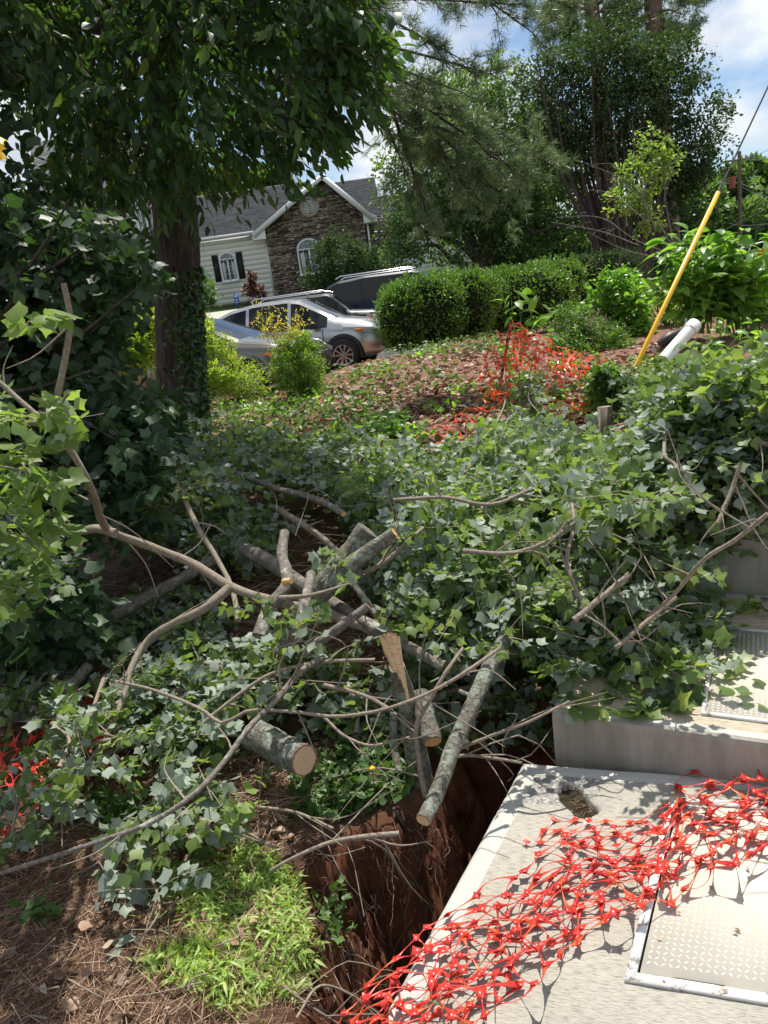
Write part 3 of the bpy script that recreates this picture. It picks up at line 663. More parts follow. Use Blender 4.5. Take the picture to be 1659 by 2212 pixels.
def shingles(name, quad, par, cr=.145, tab=.32):
    """stepped shingle courses on the quad (eave0, eave1, ridge1, ridge0)"""
    q = [np.array(a, float) for a in quad]; b = MB(); Ls = np.linalg.norm(q[3]-q[0]); nc = int(Ls/cr); nrm = norm(np.cross(q[1]-q[0], q[3]-q[0])); 
    if nrm[2] < 0: nrm = -nrm
    b.add([a-nrm*.03 for a in q], [[0, 1, 2, 3]])
    rest = MB()
    for i in range(nc):
        f0, f1 = i/nc, (i+1)/nc+.02; a0, a1 = q[0]+(q[3]-q[0])*f0, q[1]+(q[2]-q[1])*f0; c0, c1 = q[0]+(q[3]-q[0])*f1, q[1]+(q[2]-q[1])*f1
        W = np.linalg.norm(a1-a0); nt_ = max(1, int(W/tab)); e = np.clip((np.arange(nt_+1)+(.5 if i % 2 else 0)+rng.uniform(-.1, .1, nt_+1))/nt_, 0, 1); e[0] = 0; e[-1] = 1
        for x0, x1 in zip(e[:-1], e[1:]):
            l = random.uniform(.012, .024); p = [a0+(a1-a0)*x0+nrm*l, a0+(a1-a0)*x1+nrm*l, c0+(c1-c0)*x1, c0+(c1-c0)*x0]
            b2 = rest; b2.add(p+[p[0]-nrm*.03, p[1]-nrm*.03], [[0, 1, 2, 3], [4, 5, 1, 0]], 0, random.random())
    o = b.build(name, M_shin, par); rest.build('shingles', M_shin, o, kind='stuff'); return o
RY = HY+5.2; 
def rid(u, v): p = P(u, v, RY); return p
rz = (rid(474, 418)[2]+rid(603, 402)[2])/2
shingles('roof', [(xw-.4, HY-.48, ze+.09), (gx0-.1, HY-.48, ze+.09), (apx-1.0, RY, rz), (xw-.4, RY, rz)], house)
shingles('roof', [(L0[0], L0[1], L0[2]+.03), (L0[0]+.3, HY+7, L0[2]+.03), (apx, HY+7, apz+.03), (apx, HY-.75, apz+.03)], house)
shingles('roof', [(R0[0], HY-.75, R0[2]+.03), (R0[0], HY+2.5, R0[2]+.03), (apx, HY+7, apz+.03), (apx, HY-.75, apz+.03)], house)
r2 = rid(812, 383); shingles('roof', [(apx+.4, HY+.5, rz_+.02), (gx1+.9, HY+.5, rz_+.02), (gx1+1.0, RY, r2[2]), (apx-.6, RY, r2[2])], house)
# recessed stone bay and downspouts on the right
wall(house, 'wall', M_mortar, gx1+.002, gx1+1.6, HB, rz_, HY+.6)
rest = MB(); zz = HB
while zz < rz_-.1:
    hh = random.uniform(.06, .11); x = gx1+.02
    while x < gx1+1.6: ww = random.uniform(.15, .4); rest.box((x+ww/2, HY+.58, zz+hh/2), (ww-.012, .06+random.random()*.05, hh-.012), var=random.random()); x += ww
    zz += hh
rest.build('small_stones', M_stone, house, kind='stuff')
b = MB(); b.tube([(gx1+.12, HY-.35, rz_-.3), (gx1+.12, HY-.35, HB)], .05, 8); b.build('downspout', M_white, house)
xx = HX(855, 570); b = MB(); b.tube([(xx, HY-.2, 4.6), (xx, HY-.2, 3.3), (xx+.25, HY-.2, 3.0)], .06, 8); b.build('downspout', M_white, house)
w4 = wall(house, 'wall', M_sid, xx+.1, xx+3, HB-.6, 5.4, HY+.3)
b = MB()
for k in range(13): b.add([(xx+.1, HY+.27, HB-.6+k*.22), (xx+3, HY+.27, HB-.6+k*.22), (xx+3, HY+.295, HB-.38+k*.22), (xx+.1, HY+.295, HB-.38+k*.22)], [[0, 1, 2, 3]])
b.build('siding_boards', M_sid, w4, kind='stuff')
shingles('roof', [(xx-.3, HY-.3, 5.4), (xx+3.2, HY-.3, 5.4), (xx+3.2, RY, 7.6), (xx-.3, RY, 7.6)], house, .2, .5)
b = MB(); b.box(((xw+gx1)/2+2, HY+6, 4.4), (16, 10, 3)); b.build('rear_wall', M_sid, house)
# grey wing at far left, seen between leaves
wing = thing('house_wing', 'tall grey sided house wing seen between the trunk and the maple', 'house', (-11.5, 36, HB))
w5 = wall(wing, 'wall', M_sidg, -13.5, -9.0, HB-.5, 8.2, 36)
b = MB(); b.add([(-9.0, 36, HB-.5), (-8.2, 38.2, HB-.5), (-8.2, 38.2, 8.2), (-9.0, 36, 8.2)], [[0, 1, 2, 3]]); b.build('side_wall', M_sidg, wing)
bq = MB(); bq.add([(-13.5, 0, 0), (-9, 0, 0), (-9, -.015, .3), (-13.5, -.015, .3), (-13.5, -.03, 0), (-9, -.03, 0)], [[4, 5, 2, 3], [0, 1, 5, 4]]); b0 = bq.build('siding_board', M_sidg, w5); b0.location = (0, 35.998, HB-.5)
for k in range(1, 28): o = b0.copy(); COL.objects.link(o); o.parent = w5; o.location = (0, 35.998, HB-.5+k*.3)
arch_window(wing, HX(312, 470)*36/38+.1, 6.1, 7.9, .9, 35.95)
shingles('roof', [(-14, 35.5, 8.2), (-8.5, 35.5, 8.2), (-10.2, 40, 11), (-14, 40, 11)], wing, .16)

# ================================================================ CARS
def lerp_tab(tab, x): t = np.array(tab); return np.interp(x, t[:, 0], t[:, 1])
def wheel(par, x, y, z, r, wd, side, spokes=5):
    t = MB(); n = 36; prof = [(r*.64, -wd/2), (r*.9, -wd/2), (r, -wd*.35), (r, wd*.35), (r*.9, wd/2), (r*.64, wd/2)]
    V = [(x+q[0]*math.cos(a), y+q[1], z+q[0]*math.sin(a)) for a in np.linspace(0, 2*math.pi, n, endpoint=False) for q in prof]
    F = [[i*6+j, i*6+j+1, ((i+1) % n)*6+j+1, ((i+1) % n)*6+j] for i in range(n) for j in range(5)]
    t.add(V, F); wo_ = t.build('wheel', M_rubber, par, smooth=True)
    b = MB(); ys_ = y+side*wd*.30; b.add([(x+r*.65*math.cos(a), ys_-side*.02, z+r*.65*math.sin(a)) for a in np.linspace(0, 2*math.pi, n, endpoint=False)], [list(range(n))]); b.build('rim_back', M_black, wo_)
    b = MB()
    for k in range(n):
        a0, a1 = 2*math.pi*k/n, 2*math.pi*(k+1)/n
        b.add([(x+q*math.cos(a), yy, z+q*math.sin(a)) for a in (a0, a1) for q, yy in ((r*.66, y+side*wd*.46), (r*.61, y+side*wd*.42))], [[0, 1, 3, 2]])
    for k in range(spokes):
        for tw_ in (-.16, .16):
            a = 2*math.pi*k/spokes+tw_+.3; ca, sa = math.cos(a), math.sin(a); a2 = 2*math.pi*k/spokes+.3+tw_*1.9; c2, s2 = math.cos(a2), math.sin(a2)
            p0 = np.array([x+r*.1*ca, 0, z+r*.1*sa]); p1 = np.array([x+r*.63*c2, 0, z+r*.63*s2]); tt = norm(np.cross(p1-p0, [0, 1, 0]))*r*.045
            yy = y+side*wd*.42; b.add([(*(p0-tt)[:1], yy, (p0-tt)[2]), (*(p0+tt)[:1], yy, (p0+tt)[2]), (*(p1+tt*1.3)[:1], yy, (p1+tt*1.3)[2]), (*(p1-tt*1.3)[:1], yy, (p1-tt*1.3)[2])], [[0, 1, 2, 3]])
    b.add([(x+r*.13*math.cos(a), y+side*wd*.44, z+r*.13*math.sin(a)) for a in np.linspace(0, 2*math.pi, 14, endpoint=False)], [list(range(14))])
    b.build('rim', M_chrome, wo_)
def car(name, label, loc, rz, paint, Lg, top, belt, hw, wtop, glass_x, ws, rw, pill, wheels, wr=.34, bot=.24, clad=True, rails=False, group='cars parked in the lot'):
    """x runs from tail (0) to nose (Lg); top/belt profiles (x,z); glass_x side glass span, ws windscreen span, rw rear window span, pill pillar x list"""
    root = thing(name, label, 'car', loc, group); root['local'] = 1; root.rotation_euler = (0, 0, rz)
    X = np.unique(np.round(np.concatenate([np.linspace(0, Lg, 54), [p+s for p in pill for s in (-.035, .035)], glass_x, ws, rw]), 3))
    tp = lerp_tab(top, X); bl = np.minimum(lerp_tab(belt, X), tp-.05); endf = np.minimum(ss(-.35, .5, X), ss(Lg+.3, Lg-.6, X)); W = hw*(.80+.20*endf)
    cab = np.clip((tp-bl)/.35, 0, 1); wt = W*(.93-(.93-wtop)*cab); bz = bot+.14*(1-ss(0, .35, X))+.10*ss(Lg-.35, Lg, X)
    rings = []
    for i in range(len(X)):
        w_, t_, l_, z0 = W[i], tp[i], bl[i], bz[i]
        half = [(0, z0), (w_*.9, z0), (w_*.985, z0+.12), (w_, (z0+l_)/2), (w_*.985, l_-.10), (w_*.955, l_), (wt[i]+(w_*.93-wt[i])*.45, l_+(t_-l_)*.55), (wt[i], t_-.055*cab[i]-.012), (wt[i]*.88, t_), (wt[i]*.5, t_+.018), (0, t_+.025)]
        rings.append([(X[i], y, zq) for y, zq in half]+[(X[i], -y, zq) for y, zq in half[-2:0:-1]])
    K = len(rings[0]); V = np.array(rings).reshape(-1, 3); body, gl = [], []
    for i in range(len(X)-1):
        xm = (X[i]+X[i+1])/2
        for j in range(K):
            f = [i*K+j, i*K+(j+1) % K, (i+1)*K+(j+1) % K, (i+1)*K+j]; jj = j if j < 10 else K-1-j
            g_ = False
            if jj in (5, 6) and glass_x[0] < xm < glass_x[1] and not any(abs(xm-p) < .036 for p in pill) and tp[i]-bl[i] > .12 and tp[i+1]-bl[i+1] > .12: g_ = True
            if jj in (8, 9) and (ws[0] < xm < ws[1] or rw[0] < xm < rw[1]): g_ = True
            (gl if g_ else body).append(f)
    b = MB(); b.add(V, body); b.add(V[:K], [list(range(K))]); b.add(V[-K:], [list(range(K))[::-1]]); b.build('body', paint, root, smooth=False)
    o = root.children[0]; o.data.polygons.foreach_set('use_smooth', np.ones(len(o.data.polygons), bool)); o.data.set_sharp_from_angle(angle=R(28))
    b = MB(); b.add(V, gl); b.build('window_glass', M_carglass, root, smooth=True)
    for xw_ in wheels:
        for s in (-1, 1):
            yo = s*(hw*1.0)
            b = MB(); n = 26; ring = []
            for a in np.linspace(-.18, math.pi+.18, n): ring += [(xw_+q*math.cos(a), yo+s*e, wr+q*math.sin(a)) for q, e in ((wr*1.03, .012), (wr*1.26, .02), (wr*1.28, -.05))]
            b.add(ring, [[i*3+j, i*3+j+1, i*3+j+4, i*3+j+3] for i in range(n-1) for j in range(2)])
            b.build('wheel_arch', M_black if clad else paint, root, smooth=True)
            b = MB(); b.add([(xw_+wr*1.04*math.cos(a), yo+s*.008, wr+wr*1.04*math.sin(a)) for a in np.linspace(0, 2*math.pi, 28, endpoint=False)], [list(range(28))]); b.build('wheel_well', M_rubber, root)
            wheel(root, xw_, yo+s*(-.02), wr, wr*.97, .21, s)
    for s in (-1, 1):
        b = MB(); xm = ws[0]+.02 if False else glass_x[1]-.25; zb = float(np.interp(xm, X, bl)); b.box((xm, s*(hw+.1), zb+.06), (.12, .2, .13)); 
        mo = b.build('mirror', paint if not clad else M_black, root); bv = mo.modifiers.new('bevel', 'BEVEL'); bv.width = .03; bv.segments = 2
        for p in list(pill)+[glass_x[1]-.1]:
            b = MB(); b.box((p, s*(hw*.998), (bot+.2+float(np.interp(p, X, bl)))/2), (.012, .012, float(np.interp(p, X, bl))-bot-.25)); b.build('door_seam', M_black, root)
        for p in pill: b = MB(); b.box((p-.22, s*(hw+.02), float(np.interp(p, X, bl))-.14), (.17, .03, .025)); b.build('door_handle', paint, root)
        b = MB(); zl = float(np.interp(Lg-.3, X, tp))-.14; b.add([(Lg-.62, s*hw*.975, zl+.06), (Lg-.2, s*hw*.93, zl+.02), (Lg+.006, s*hw*.72, zl-.03), (Lg+.01, s*hw*.7, zl-.10), (Lg-.2, s*hw*.955, zl-.09), (Lg-.5, s*hw*.99, zl-.02)], [[0, 1, 2, 3, 4, 5]] ); b.build('headlight', M_lamp, root)
        b = MB(); b.box((Lg-.5, s*(hw*.985), zl+.015), (.16, .03, .04)); b.build('turn_signal', M_orange, root)
        if rails:
            b = MB(); b.tube([(rw[1]+.1, s*wtop*hw*.92, tp.max()+.02), (rw[1]+.25, s*wtop*hw*.92, tp.max()+.085), (ws[0]-.3, s*wtop*hw*.92, tp.max()+.085), (ws[0]-.1, s*wtop*hw*.92, tp.max()+.02)], .022, 8); b.build('roof_rail', M_chrome, root)
    b = MB(); b.box((Lg-.02, 0, bot+.28), (.06, hw*1.1, .2)); b.build('grille', M_black, root)
    return root
XO = [(0, .62), (.04, .95), (.16, 1.12), (.5, 1.38), (.95, 1.53), (1.5, 1.6), (2.2, 1.6), (2.5, 1.545), (3.3, 1.09), (3.8, 1.0), (4.1, .9), (4.24, .72), (4.3, .5)]
XB = [(0, .9), (1.0, 1.0), (3.2, .93), (4.3, .8)]
def gz(x, y): return float(h(np.array(x), np.array(y)))+.03
f0 = P(764, 775, 17.4)
a_ = R(-14); cx_, cy_ = f0[0]-3.4*math.cos(a_)-.9*math.sin(a_)*0, f0[1]-3.4*math.sin(a_)+.88
car('parked_car', 'silver crossover with dark arches parked beside the round bush', (cx_, cy_, gz(cx_+1.5, cy_)), a_, M_silver, 4.3, XO, XB, .88, .66, (.45, 3.12), (2.52, 3.28), (.18, .62), (1.35, 2.3), (.85, 3.42))
COLCARS = [o for o in bpy.data.objects if o.get('category') == 'car']; COLCARS[0].scale = (1.12,)*3; COLCARS[0].location.x -= .38; COLCARS[0].location.z += .05
SV = [(0, .7), (.05, 1.15), (.25, 1.62), (.6, 1.76), (1.5, 1.82), (3.0, 1.80), (3.2, 1.75), (3.8, 1.22), (4.6, 1.14), (4.85, .95), (4.95, .6)]
SB_ = [(0, 1.12), (3.7, 1.1), (4.95, 1.0)]
p = P(694, 640, 24.2); car('parked_suv', 'dark navy SUV with silver roof rails parked behind the silver crossover', (p[0], p[1]+.5, gz(p[0]+1, p[1])), R(-6), M_navy, 4.95, SV, SB_, .96, .72, (.35, 3.7), (3.22, 3.78), (.1, .5), (1.4, 2.45), (.95, 3.95), wr=.38, rails=True)
p = P(508, 660, 22.3); car('parked_suv', 'dark car with a pale roof mostly hidden behind the silver crossover', (p[0], p[1]+.5, gz(p[0]+1, p[1])), R(-6), M_dkgreen, 4.5, [(x*.91, z*.96) for x, z in SV], [(x*.91, z*.96) for x, z in SB_], .9, .7, (.3, 3.35), (2.95, 3.45), (.1, .45), (1.3, 2.25), (.85, 3.6), rails=True)
SD = [(0, .7), (.05, .95), (.6, 1.05), (.95, 1.12), (1.6, 1.40), (2.2, 1.45), (2.6, 1.42), (2.85, 1.36), (3.75, .98), (4.3, .90), (4.6, .80), (4.75, .6), (4.8, .45)]
p = P(428, 655, 14.2); car('parked_car', 'olive grey sedan with a bright reflecting windscreen just right of the trunk', (p[0]-3.0, p[1]+1.5, gz(p[0], 17.2)+.12), R(-18), M_pewter, 4.8, SD, [(0, .93), (3.6, .9), (4.8, .75)], .92, .68, (.8, 3.6), (2.86, 3.72), (.95, 1.55), (1.55, 2.35), (.95, 3.85), clad=False).scale = (1.12,)*3
sg = thing('parking_sign', 'small blue parking sign in front of the pale siding', 'sign', P(510, 668, 27)); p = P(511, 647, 27)
b = MB(); b.box(p, (.17, .02, .42)); b.build('sign_plate', M_blue, sg); b = MB(); b.tube([p+[0, .03, .2], [p[0], p[1]+.03, 1.2]], .025, 6); b.build('post', M_steelg, sg)
b = MB(); b.box(p+[0, -.012, .11], (.1, .004, .06)); b.box(p+[0, -.012, -.02], (.07, .004, .04)); b.box(p+[0, -.012, -.1], (.1, .004, .03)); b.build('lettering', M_white, sg)
M_farstem = bark('smooth_stem', (.035, .027, .024), (.065, .05, .045), (.11, .085, .075), la=0, sc=9, bd=.01)
# ================================================================ TREES AND SHRUBS
def lobepts(n, c, r, clumps=50, sig=.16, shell=.45):
    """points in an ellipsoid gathered in clumps near its surface; also outward directions"""
    c = np.array(c, float); r = np.array(r, float)
    cd = rdir(clumps); cr = rng.uniform(0, 1, clumps)**shell; cc = cd*cr[:, None]
    k = rng.integers(0, clumps, n); p = cc[k]+rng.normal(size=(n, 3))*sig*rng.uniform(.5, 1.3, clumps)[k][:, None]
    return c+p*r, norm(p+rng.normal(size=(n, 3))*.3), rng.random(clumps)[k]
def LB(u, v, ru, rv, y, ry=None):
    c = P(u, v, y); s = depth(c)/FPX; return c, (ru*s, (ry if ry else (ru+rv)/2)*s, rv*s)
def crown(par, lobes, n, Ts, size, mat, droop=.2, zj=.8, name='crown', clumps=50, sig=.16):
    b = MB(); ar = np.array([l[1][0]*l[1][2] for l in lobes]); ar = ar/ar.sum()
    for l, a in zip(lobes, ar):
        m = int(n*a); p, d, cv = lobepts(m, l[0], l[1], clumps, sig)
        X = norm(d+rng.normal(size=(m, 3))*.6+[0, 0, -droop]); Z = norm(rng.normal(size=(m, 3))*zj+[0, 0, 1]+d*.3)
        leaves(b, Ts, p, X, Z, size*rng.uniform(.6, 1.2, m), 0, np.clip(cv*.5+rng.random(m)*.5, 0, 1))
    return b.build(name, mat, par, kind='stuff')
def limbs(par, name, base, tips, r0, r1, mat, k=7, n=9, bend=.12, split=.35):
    b = MB(); base = np.array(base, float)
    for t in tips:
        t = np.array(t, float); L_ = np.linalg.norm(t-base); q = smooth_path([base, base+(t-base)*split+rng.normal(size=3)*L_*bend*.5+[0, 0, L_*.06], base+(t-base)*.7+rng.normal(size=3)*L_*bend*.5, t], n)
        b.tube(q, np.linspace(r0, r1, n), k, cap=False)
    return b.build(name, mat, par, smooth=True)

# broad deciduous tree in the middle
t = thing('broad_tree', 'broad green tree with a forked dark trunk behind the tall hedge', 'tree', P(1042, 640, 29))
LBS = [LB(*a, 29) for a in [(970, 470, 140, 110), (905, 400, 95, 110), (1080, 480, 140, 90), (1010, 330, 150, 130), (1180, 470, 120, 90), (940, 250, 110, 100), (1050, 230, 110, 90), (870, 525, 55, 55), (1120, 370, 120, 110)]]
crown(t, LBS, 42000, SMALL, .17, M_far, clumps=90, sig=.12)
b0 = P(1042, 590, 29)
b = MB(); b.tube(smooth_path([P(1045, 660, 29), b0, P(1038, 540, 29)], 6), [.34, .28, .26, .24, .24, .22], 9, cap=False, rough=.1); b.build('trunk', M_twigdark, t, smooth=True)
limbs(t, 'limb', P(1040, 575, 29), [P(u, v, 29+random.uniform(-2, 2)) for u, v in [(900, 470), (960, 380), (1040, 300), (1110, 380), (1180, 520), (1250, 470), (870, 540), (1000, 250), (1240, 500)]], .15, .03, M_twigdark)
# crape like shrub in front of stone gable, red shrub, foundation shrubs
t = thing('foundation_shrub', 'loose dark green shrub growing in front of the stone gable', 'shrub', P(735, 640, 34))
crown(t, [LB(735, 565, 72, 62, 34), LB(700, 610, 50, 40, 34), LB(800, 590, 60, 50, 34)], 9000, SMALL, .15, M_dark, clumps=70, sig=.15); limbs(t, 'stem', P(735, 650, 34), [P(u, v, 34) for u, v in [(700, 520), (740, 500), (780, 530), (820, 550)]], .05, .01, M_twigdark)
t = thing('burgundy_shrub', 'small burgundy leaved shrub against the pale siding', 'shrub', P(551, 655, 33))
crown(t, [LB(550, 632, 26, 20, 33), LB(546, 605, 9, 20, 33)], 1400, SMALL, .14, M_red, clumps=30)
t = thing('foundation_shrub', 'rounded green shrub between the trunk and the arched shuttered window', 'shrub', P(437, 670, 33))
crown(t, [LB(437, 628, 30, 38, 33), LB(415, 645, 30, 30, 33)], 5000, SMALL, .13, M_holly)
t = thing('foundation_shrub', 'light green shrub left of the big trunk before the grey wing', 'shrub', P(290, 700, 30))
crown(t, [LB(300, 610, 38, 55, 30), LB(270, 640, 40, 50, 30)], 6000, SMALL, .13, M_holly)

# big dark many-stemmed tree
t = thing('many_stemmed_tree', 'tall dark tree with a fan of many thin stems right of centre', 'tree', P(1310, 590, 25))
LBS = [LB(*a, 25) for a in [(1270, 190, 150, 110), (1400, 230, 150, 120), (1330, 120, 150, 80), (1180, 230, 90, 110), (1490, 300, 85, 110), (1440, 150, 90, 60), (1460, 400, 70, 60), (1230, 330, 110, 60), (1500, 370, 60, 50), (1370, 320, 130, 60), (1410, 470, 50, 70)]]
crown(t, LBS, 40000, SMALL, .13, M_dark, clumps=110, sig=.10)
for k in range(46):
    a = random.uniform(0, 1); bu = 1265+a*170+random.uniform(-10, 10); tu = 1170+a*330+random.uniform(-30, 30); yy = 25+random.uniform(-1.5, 1.5); tvv = random.uniform(90, 330)
    b = MB(); q = smooth_path([P(1295+a*125, 610, yy), P(bu+(1295+a*125-bu)*.4, 520, yy), P((bu+tu)/2+(8 if a > .5 else -8), 360, yy+random.uniform(-.4, .4)), P(tu, tvv, yy+random.uniform(-1, 1))], 12); b.tube(q, np.linspace(random.uniform(.05, .09), .015, 12), 6, cap=False, rough=.1); b.build('stem', M_farstem, t, smooth=True)
# dark understory behind it
t = thing('evergreen_tree', 'dark evergreen growing between the broad tree and the many stemmed one', 'tree', P(1180, 600, 34))
crown(t, [LB(1180, 470, 110, 110, 34), LB(1120, 540, 90, 60, 34), LB(1250, 540, 100, 60, 34), LB(1190, 340, 80, 90, 34)], 16000, SMALL, .22, M_dark, clumps=60)
limbs(t, 'trunk', P(1180, 620, 34), [P(1180, 330, 34)], .2, .05, M_twigdark)
# tall pines behind
for (u0, u1, r, lab) in ((1298, 1277, 16, 'tall pine whose bare trunk rises left above the many stemmed tree'), (1424, 1410, 19, 'tall pine whose bare trunk rises right above the many stemmed tree')):
    t = thing('pine_tree', lab, 'tree', P(u0, 600, 31), group='tall pines behind the trees'); s = 31/FPX
    b = MB(); q = smooth_path([P(u0+25, 560, 31), P(u0, 200, 31), P(u1, 0, 31), P(u1-20, -260, 31)], 16); b.tube(q, np.linspace(r*s*1.15, r*s*.7, 16), 12, cap=False, rough=.06); b.build('trunk', M_farbark, t, smooth=True)
    limbs(t, 'limb', P(u1+4, 20, 31), [P(u1-90, 60, 30), P(u1+60, 30, 30), P(u1-60, -60, 31), P(u1+90, -50, 31)], .07, .02, M_farbark)
    b = MB()
    for a in [(-75, 50, 55, 32), (55, 45, 50, 35), (-60, 10, 50, 30), (75, -10, 60, 40), (0, 80, 60, 30), (-40, -80, 120, 70), (60, -110, 120, 70)]:
        c, rr = LB(u1+a[0], a[1]+20, a[2], a[3], 31); p, d, cv = lobepts(420, c, rr, 30, .18)
        for _ in range(9): e = p+norm(d*.5+rng.normal(size=p.shape))*.22; strips(b, p, e, .016)
    b.build('crown', M_pine, t, kind='stuff')
# far wood behind everything
b = MB()
for a in [(470, 410, 60, 30, 70), (560, 400, 50, 30, 70), (1640, 430, 70, 60, 90), (1585, 420, 40, 50, 80), (1500, 440, 60, 50, 60), (1750, 400, 120, 80, 95), (1690, 470, 120, 70, 85), (1560, 490, 90, 50, 75), (1400, 520, 120, 50, 75), (260, 400, 160, 80, 80), (60, 500, 160, 80, 80), (-150, 500, 200, 90, 80), (820, 560, 200, 60, 80), (1100, 560, 200, 50, 80), (1620, 380, 30, 25, 88), (1900, 430, 160, 90, 95)]:
    c, rr = LB(*a[:5]); m = 3500; p, d, cv = lobepts(m, c, rr, 60, .14); leaves(b, SMALL, p, d, rdir(m, (0, 0, 1)), a[4]*.011*rng.uniform(.6, 1.2, m), 0, cv*.6+rng.random(m)*.4)
tag(b.build('far_trees', M_far), 'far off wooded skyline reading as one mass', 'wood', kind='stuff')
t = thing('roadside_tree', 'light green tree just left of the yellow guard top', 'tree', P(1420, 560, 22)); crown(t, [LB(1500, 440, 45, 60, 40), LB(1470, 480, 55, 45, 40), LB(1440, 400, 30, 30, 40)], 7000, SMALL, .25, M_far)

# pine boughs hanging in from the top
def tufts(b, p, d, L_=.13, n=14, w=.0045, spread=.75):
    m = len(p)
    for _ in range(n): e = p+norm(d+rng.normal(size=(m, 3))*spread)*L_*rng.uniform(.7, 1.1, (m, 1)); strips(b, p, e, w, var=None)
bough = thing('pine_bough', 'pine boughs reaching in from the top centre in front of the broad tree', 'tree', P(560, -100, 9.5))
b = MB(); nd = MB()
def twigset(root_, tip, y0, y1, r0, n_side, L_, dens, w=.004):
    q = smooth_path([P(*root_, y0), P((root_[0]+tip[0])/2+random.uniform(-15, 15), (root_[1]+tip[1])/2-random.uniform(5, 25), (y0+y1)/2), P(*tip, y1)], 14); b.tube(q, np.linspace(r0, .006, 14), 6, cap=False, rough=.1)
    for k in range(n_side):
        i = random.randint(3, 13); d = norm(norm(q[min(i, 12)+1]-q[min(i, 12)])+rng.normal(size=3)*.75+np.array([0, 0, -.1])); e = q[i]+d*L_*random.uniform(.4, 1.1); m_ = (q[i]+e)/2+[0, 0, -.03]
        b.tube(smooth_path([q[i], m_, e], 5), np.linspace(.006, .003, 5), 4, cap=False)
        tt = rng.uniform(.35, 1, dens)[:, None]; p = q[i]+(e-q[i])*tt+rng.normal(size=(dens, 3))*.03; tufts(nd, p, np.broadcast_to(d, p.shape), w=w)
for rt, tp_ in [((600, -60), (1000, 130)), ((540, 20), (1120, 10)), ((560, 60), (900, 190)), ((640, -80), (980, -10)), ((600, 90), (1000, 200)), ((860, -120), (1150, 70)), ((920, -100), (1240, 20)), ((640, 90), (1060, 160)), ((700, -80), (860, 60)), ((560, 30), (820, 100)), ((980, -120), (1080, 40)), ((1000, -80), (1250, -10))]:
    twigset(rt, tp_, 9.6, 8.8, .03, 15, .42, 9, .0036)
for rt, tp_ in [((600, 60), (960, 330)), ((700, 120), (1120, 370)), ((780, 150), (1050, 450)), ((830, 180), (930, 480)), ((860, 200), (1160, 340)), ((800, 160), (1030, 260)), ((760, 140), (880, 380)), ((860, 230), (1090, 430)), ((900, 260), (1140, 390)), ((880, 220), (1000, 400))]:
    twigset(rt, tp_, 10.5, 10, .035, 20, .60, 12, .0042)
b.build('bough', M_twigdark, bough, smooth=True); nd.build('needles', M_pine, bough, kind='stuff')

# large trunk with ivy and its hanging canopy
TY = 8.0
tree = thing('cherry_tree', 'big dark furrowed trunk at left with hanging leafy canopy', 'tree', P(393, 1010, TY))
pth = smooth_path([P(398, 1080, TY), P(392, 850, TY), P(385, 660, TY), P(380, 480, TY), P(360, 250, TY), P(345, 0, TY), P(330, -400, TY)], 60); sc_ = TY/FPX
rad = np.interp(np.linspace(0, 1, 60), [0, .08, .2, .35, .5, 1], np.array([62, 52, 47, 43, 40, 26])*sc_)
k = 64; Vt, Ft = tube(pth, rad, k); ii = np.repeat(np.arange(60), k); jj = np.tile(np.arange(k), 60)
dsp = .016*np.abs(np.sin(jj/k*2*math.pi*13+1.2*np.sin(ii*.35)+np.sin(jj*.4)*2))+rng.uniform(-.004, .006, len(Vt)); ctr = np.repeat(pth, k, 0); Vt = Vt+norm(Vt-ctr)*dsp[:, None]
b = MB(); b.add(Vt, Ft); b.build('trunk', M_darkbark, tree, smooth=True)
lt = [P(u-(80 if u > 500 else 0), v, y) for u, v, y in [(60, 60, 6.5), (200, 150, 5.6), (450, 120, 5.5), (640, 90, 5.2), (800, 60, 5.8), (700, 200, 5.6), (620, 300, 6.2), (520, 250, 7.2), (150, 260, 7), (300, 330, 6.4), (-60, 0, 7), (560, -150, 6), (750, -150, 7)]]
limbs(tree, 'limb', P(350, 60, TY), lt, .07, .012, M_darkbark, bend=.2)
CAN = [(-200, -320), (720, -320), (690, 40), (690, 130), (660, 190), (640, 230), (610, 270), (600, 300), (590, 320), (570, 340), (560, 330), (520, 320), (460, 315), (400, 350), (340, 350), (300, 400), (250, 430), (200, 420), (160, 390), (130, 340), (115, 260), (118, 190), (75, 150), (30, 160), (-200, 160)]
def polysample(poly, n):
    poly = np.array(poly, float); x0, y0 = poly.min(0); x1, y1 = poly.max(0); out = []
    while sum(map(len, out)) < n: q = rng.uniform((x0, y0), (x1, y1), (n*2, 2)); out.append(q[inpoly(q[:, 0], q[:, 1], poly)])
    return np.concatenate(out)[:n]
lm, tm = MB(), MB()
q = polysample(CAN, 1650); y = rng.uniform(4.9, 8.4, len(q)); y = np.where(q[:, 0] > 600, rng.uniform(4.6, 6.2, len(q)), y)
pos = P(q[:, 0], q[:, 1]-25, y); right = ss(250, 650, q[:, 0])[:, None]
dr = norm(rng.normal(size=pos.shape)*.55+right*np.array([.9, -.1, -.35])+(1-right)*np.array([-.15, -.2, -.55]))
sprays(lm, tm, pos, dr, rng.uniform(.28, .46, len(q)), 12, CHERRY, .098, droop=.3, hang=.75, upj=.8, tw=.003)
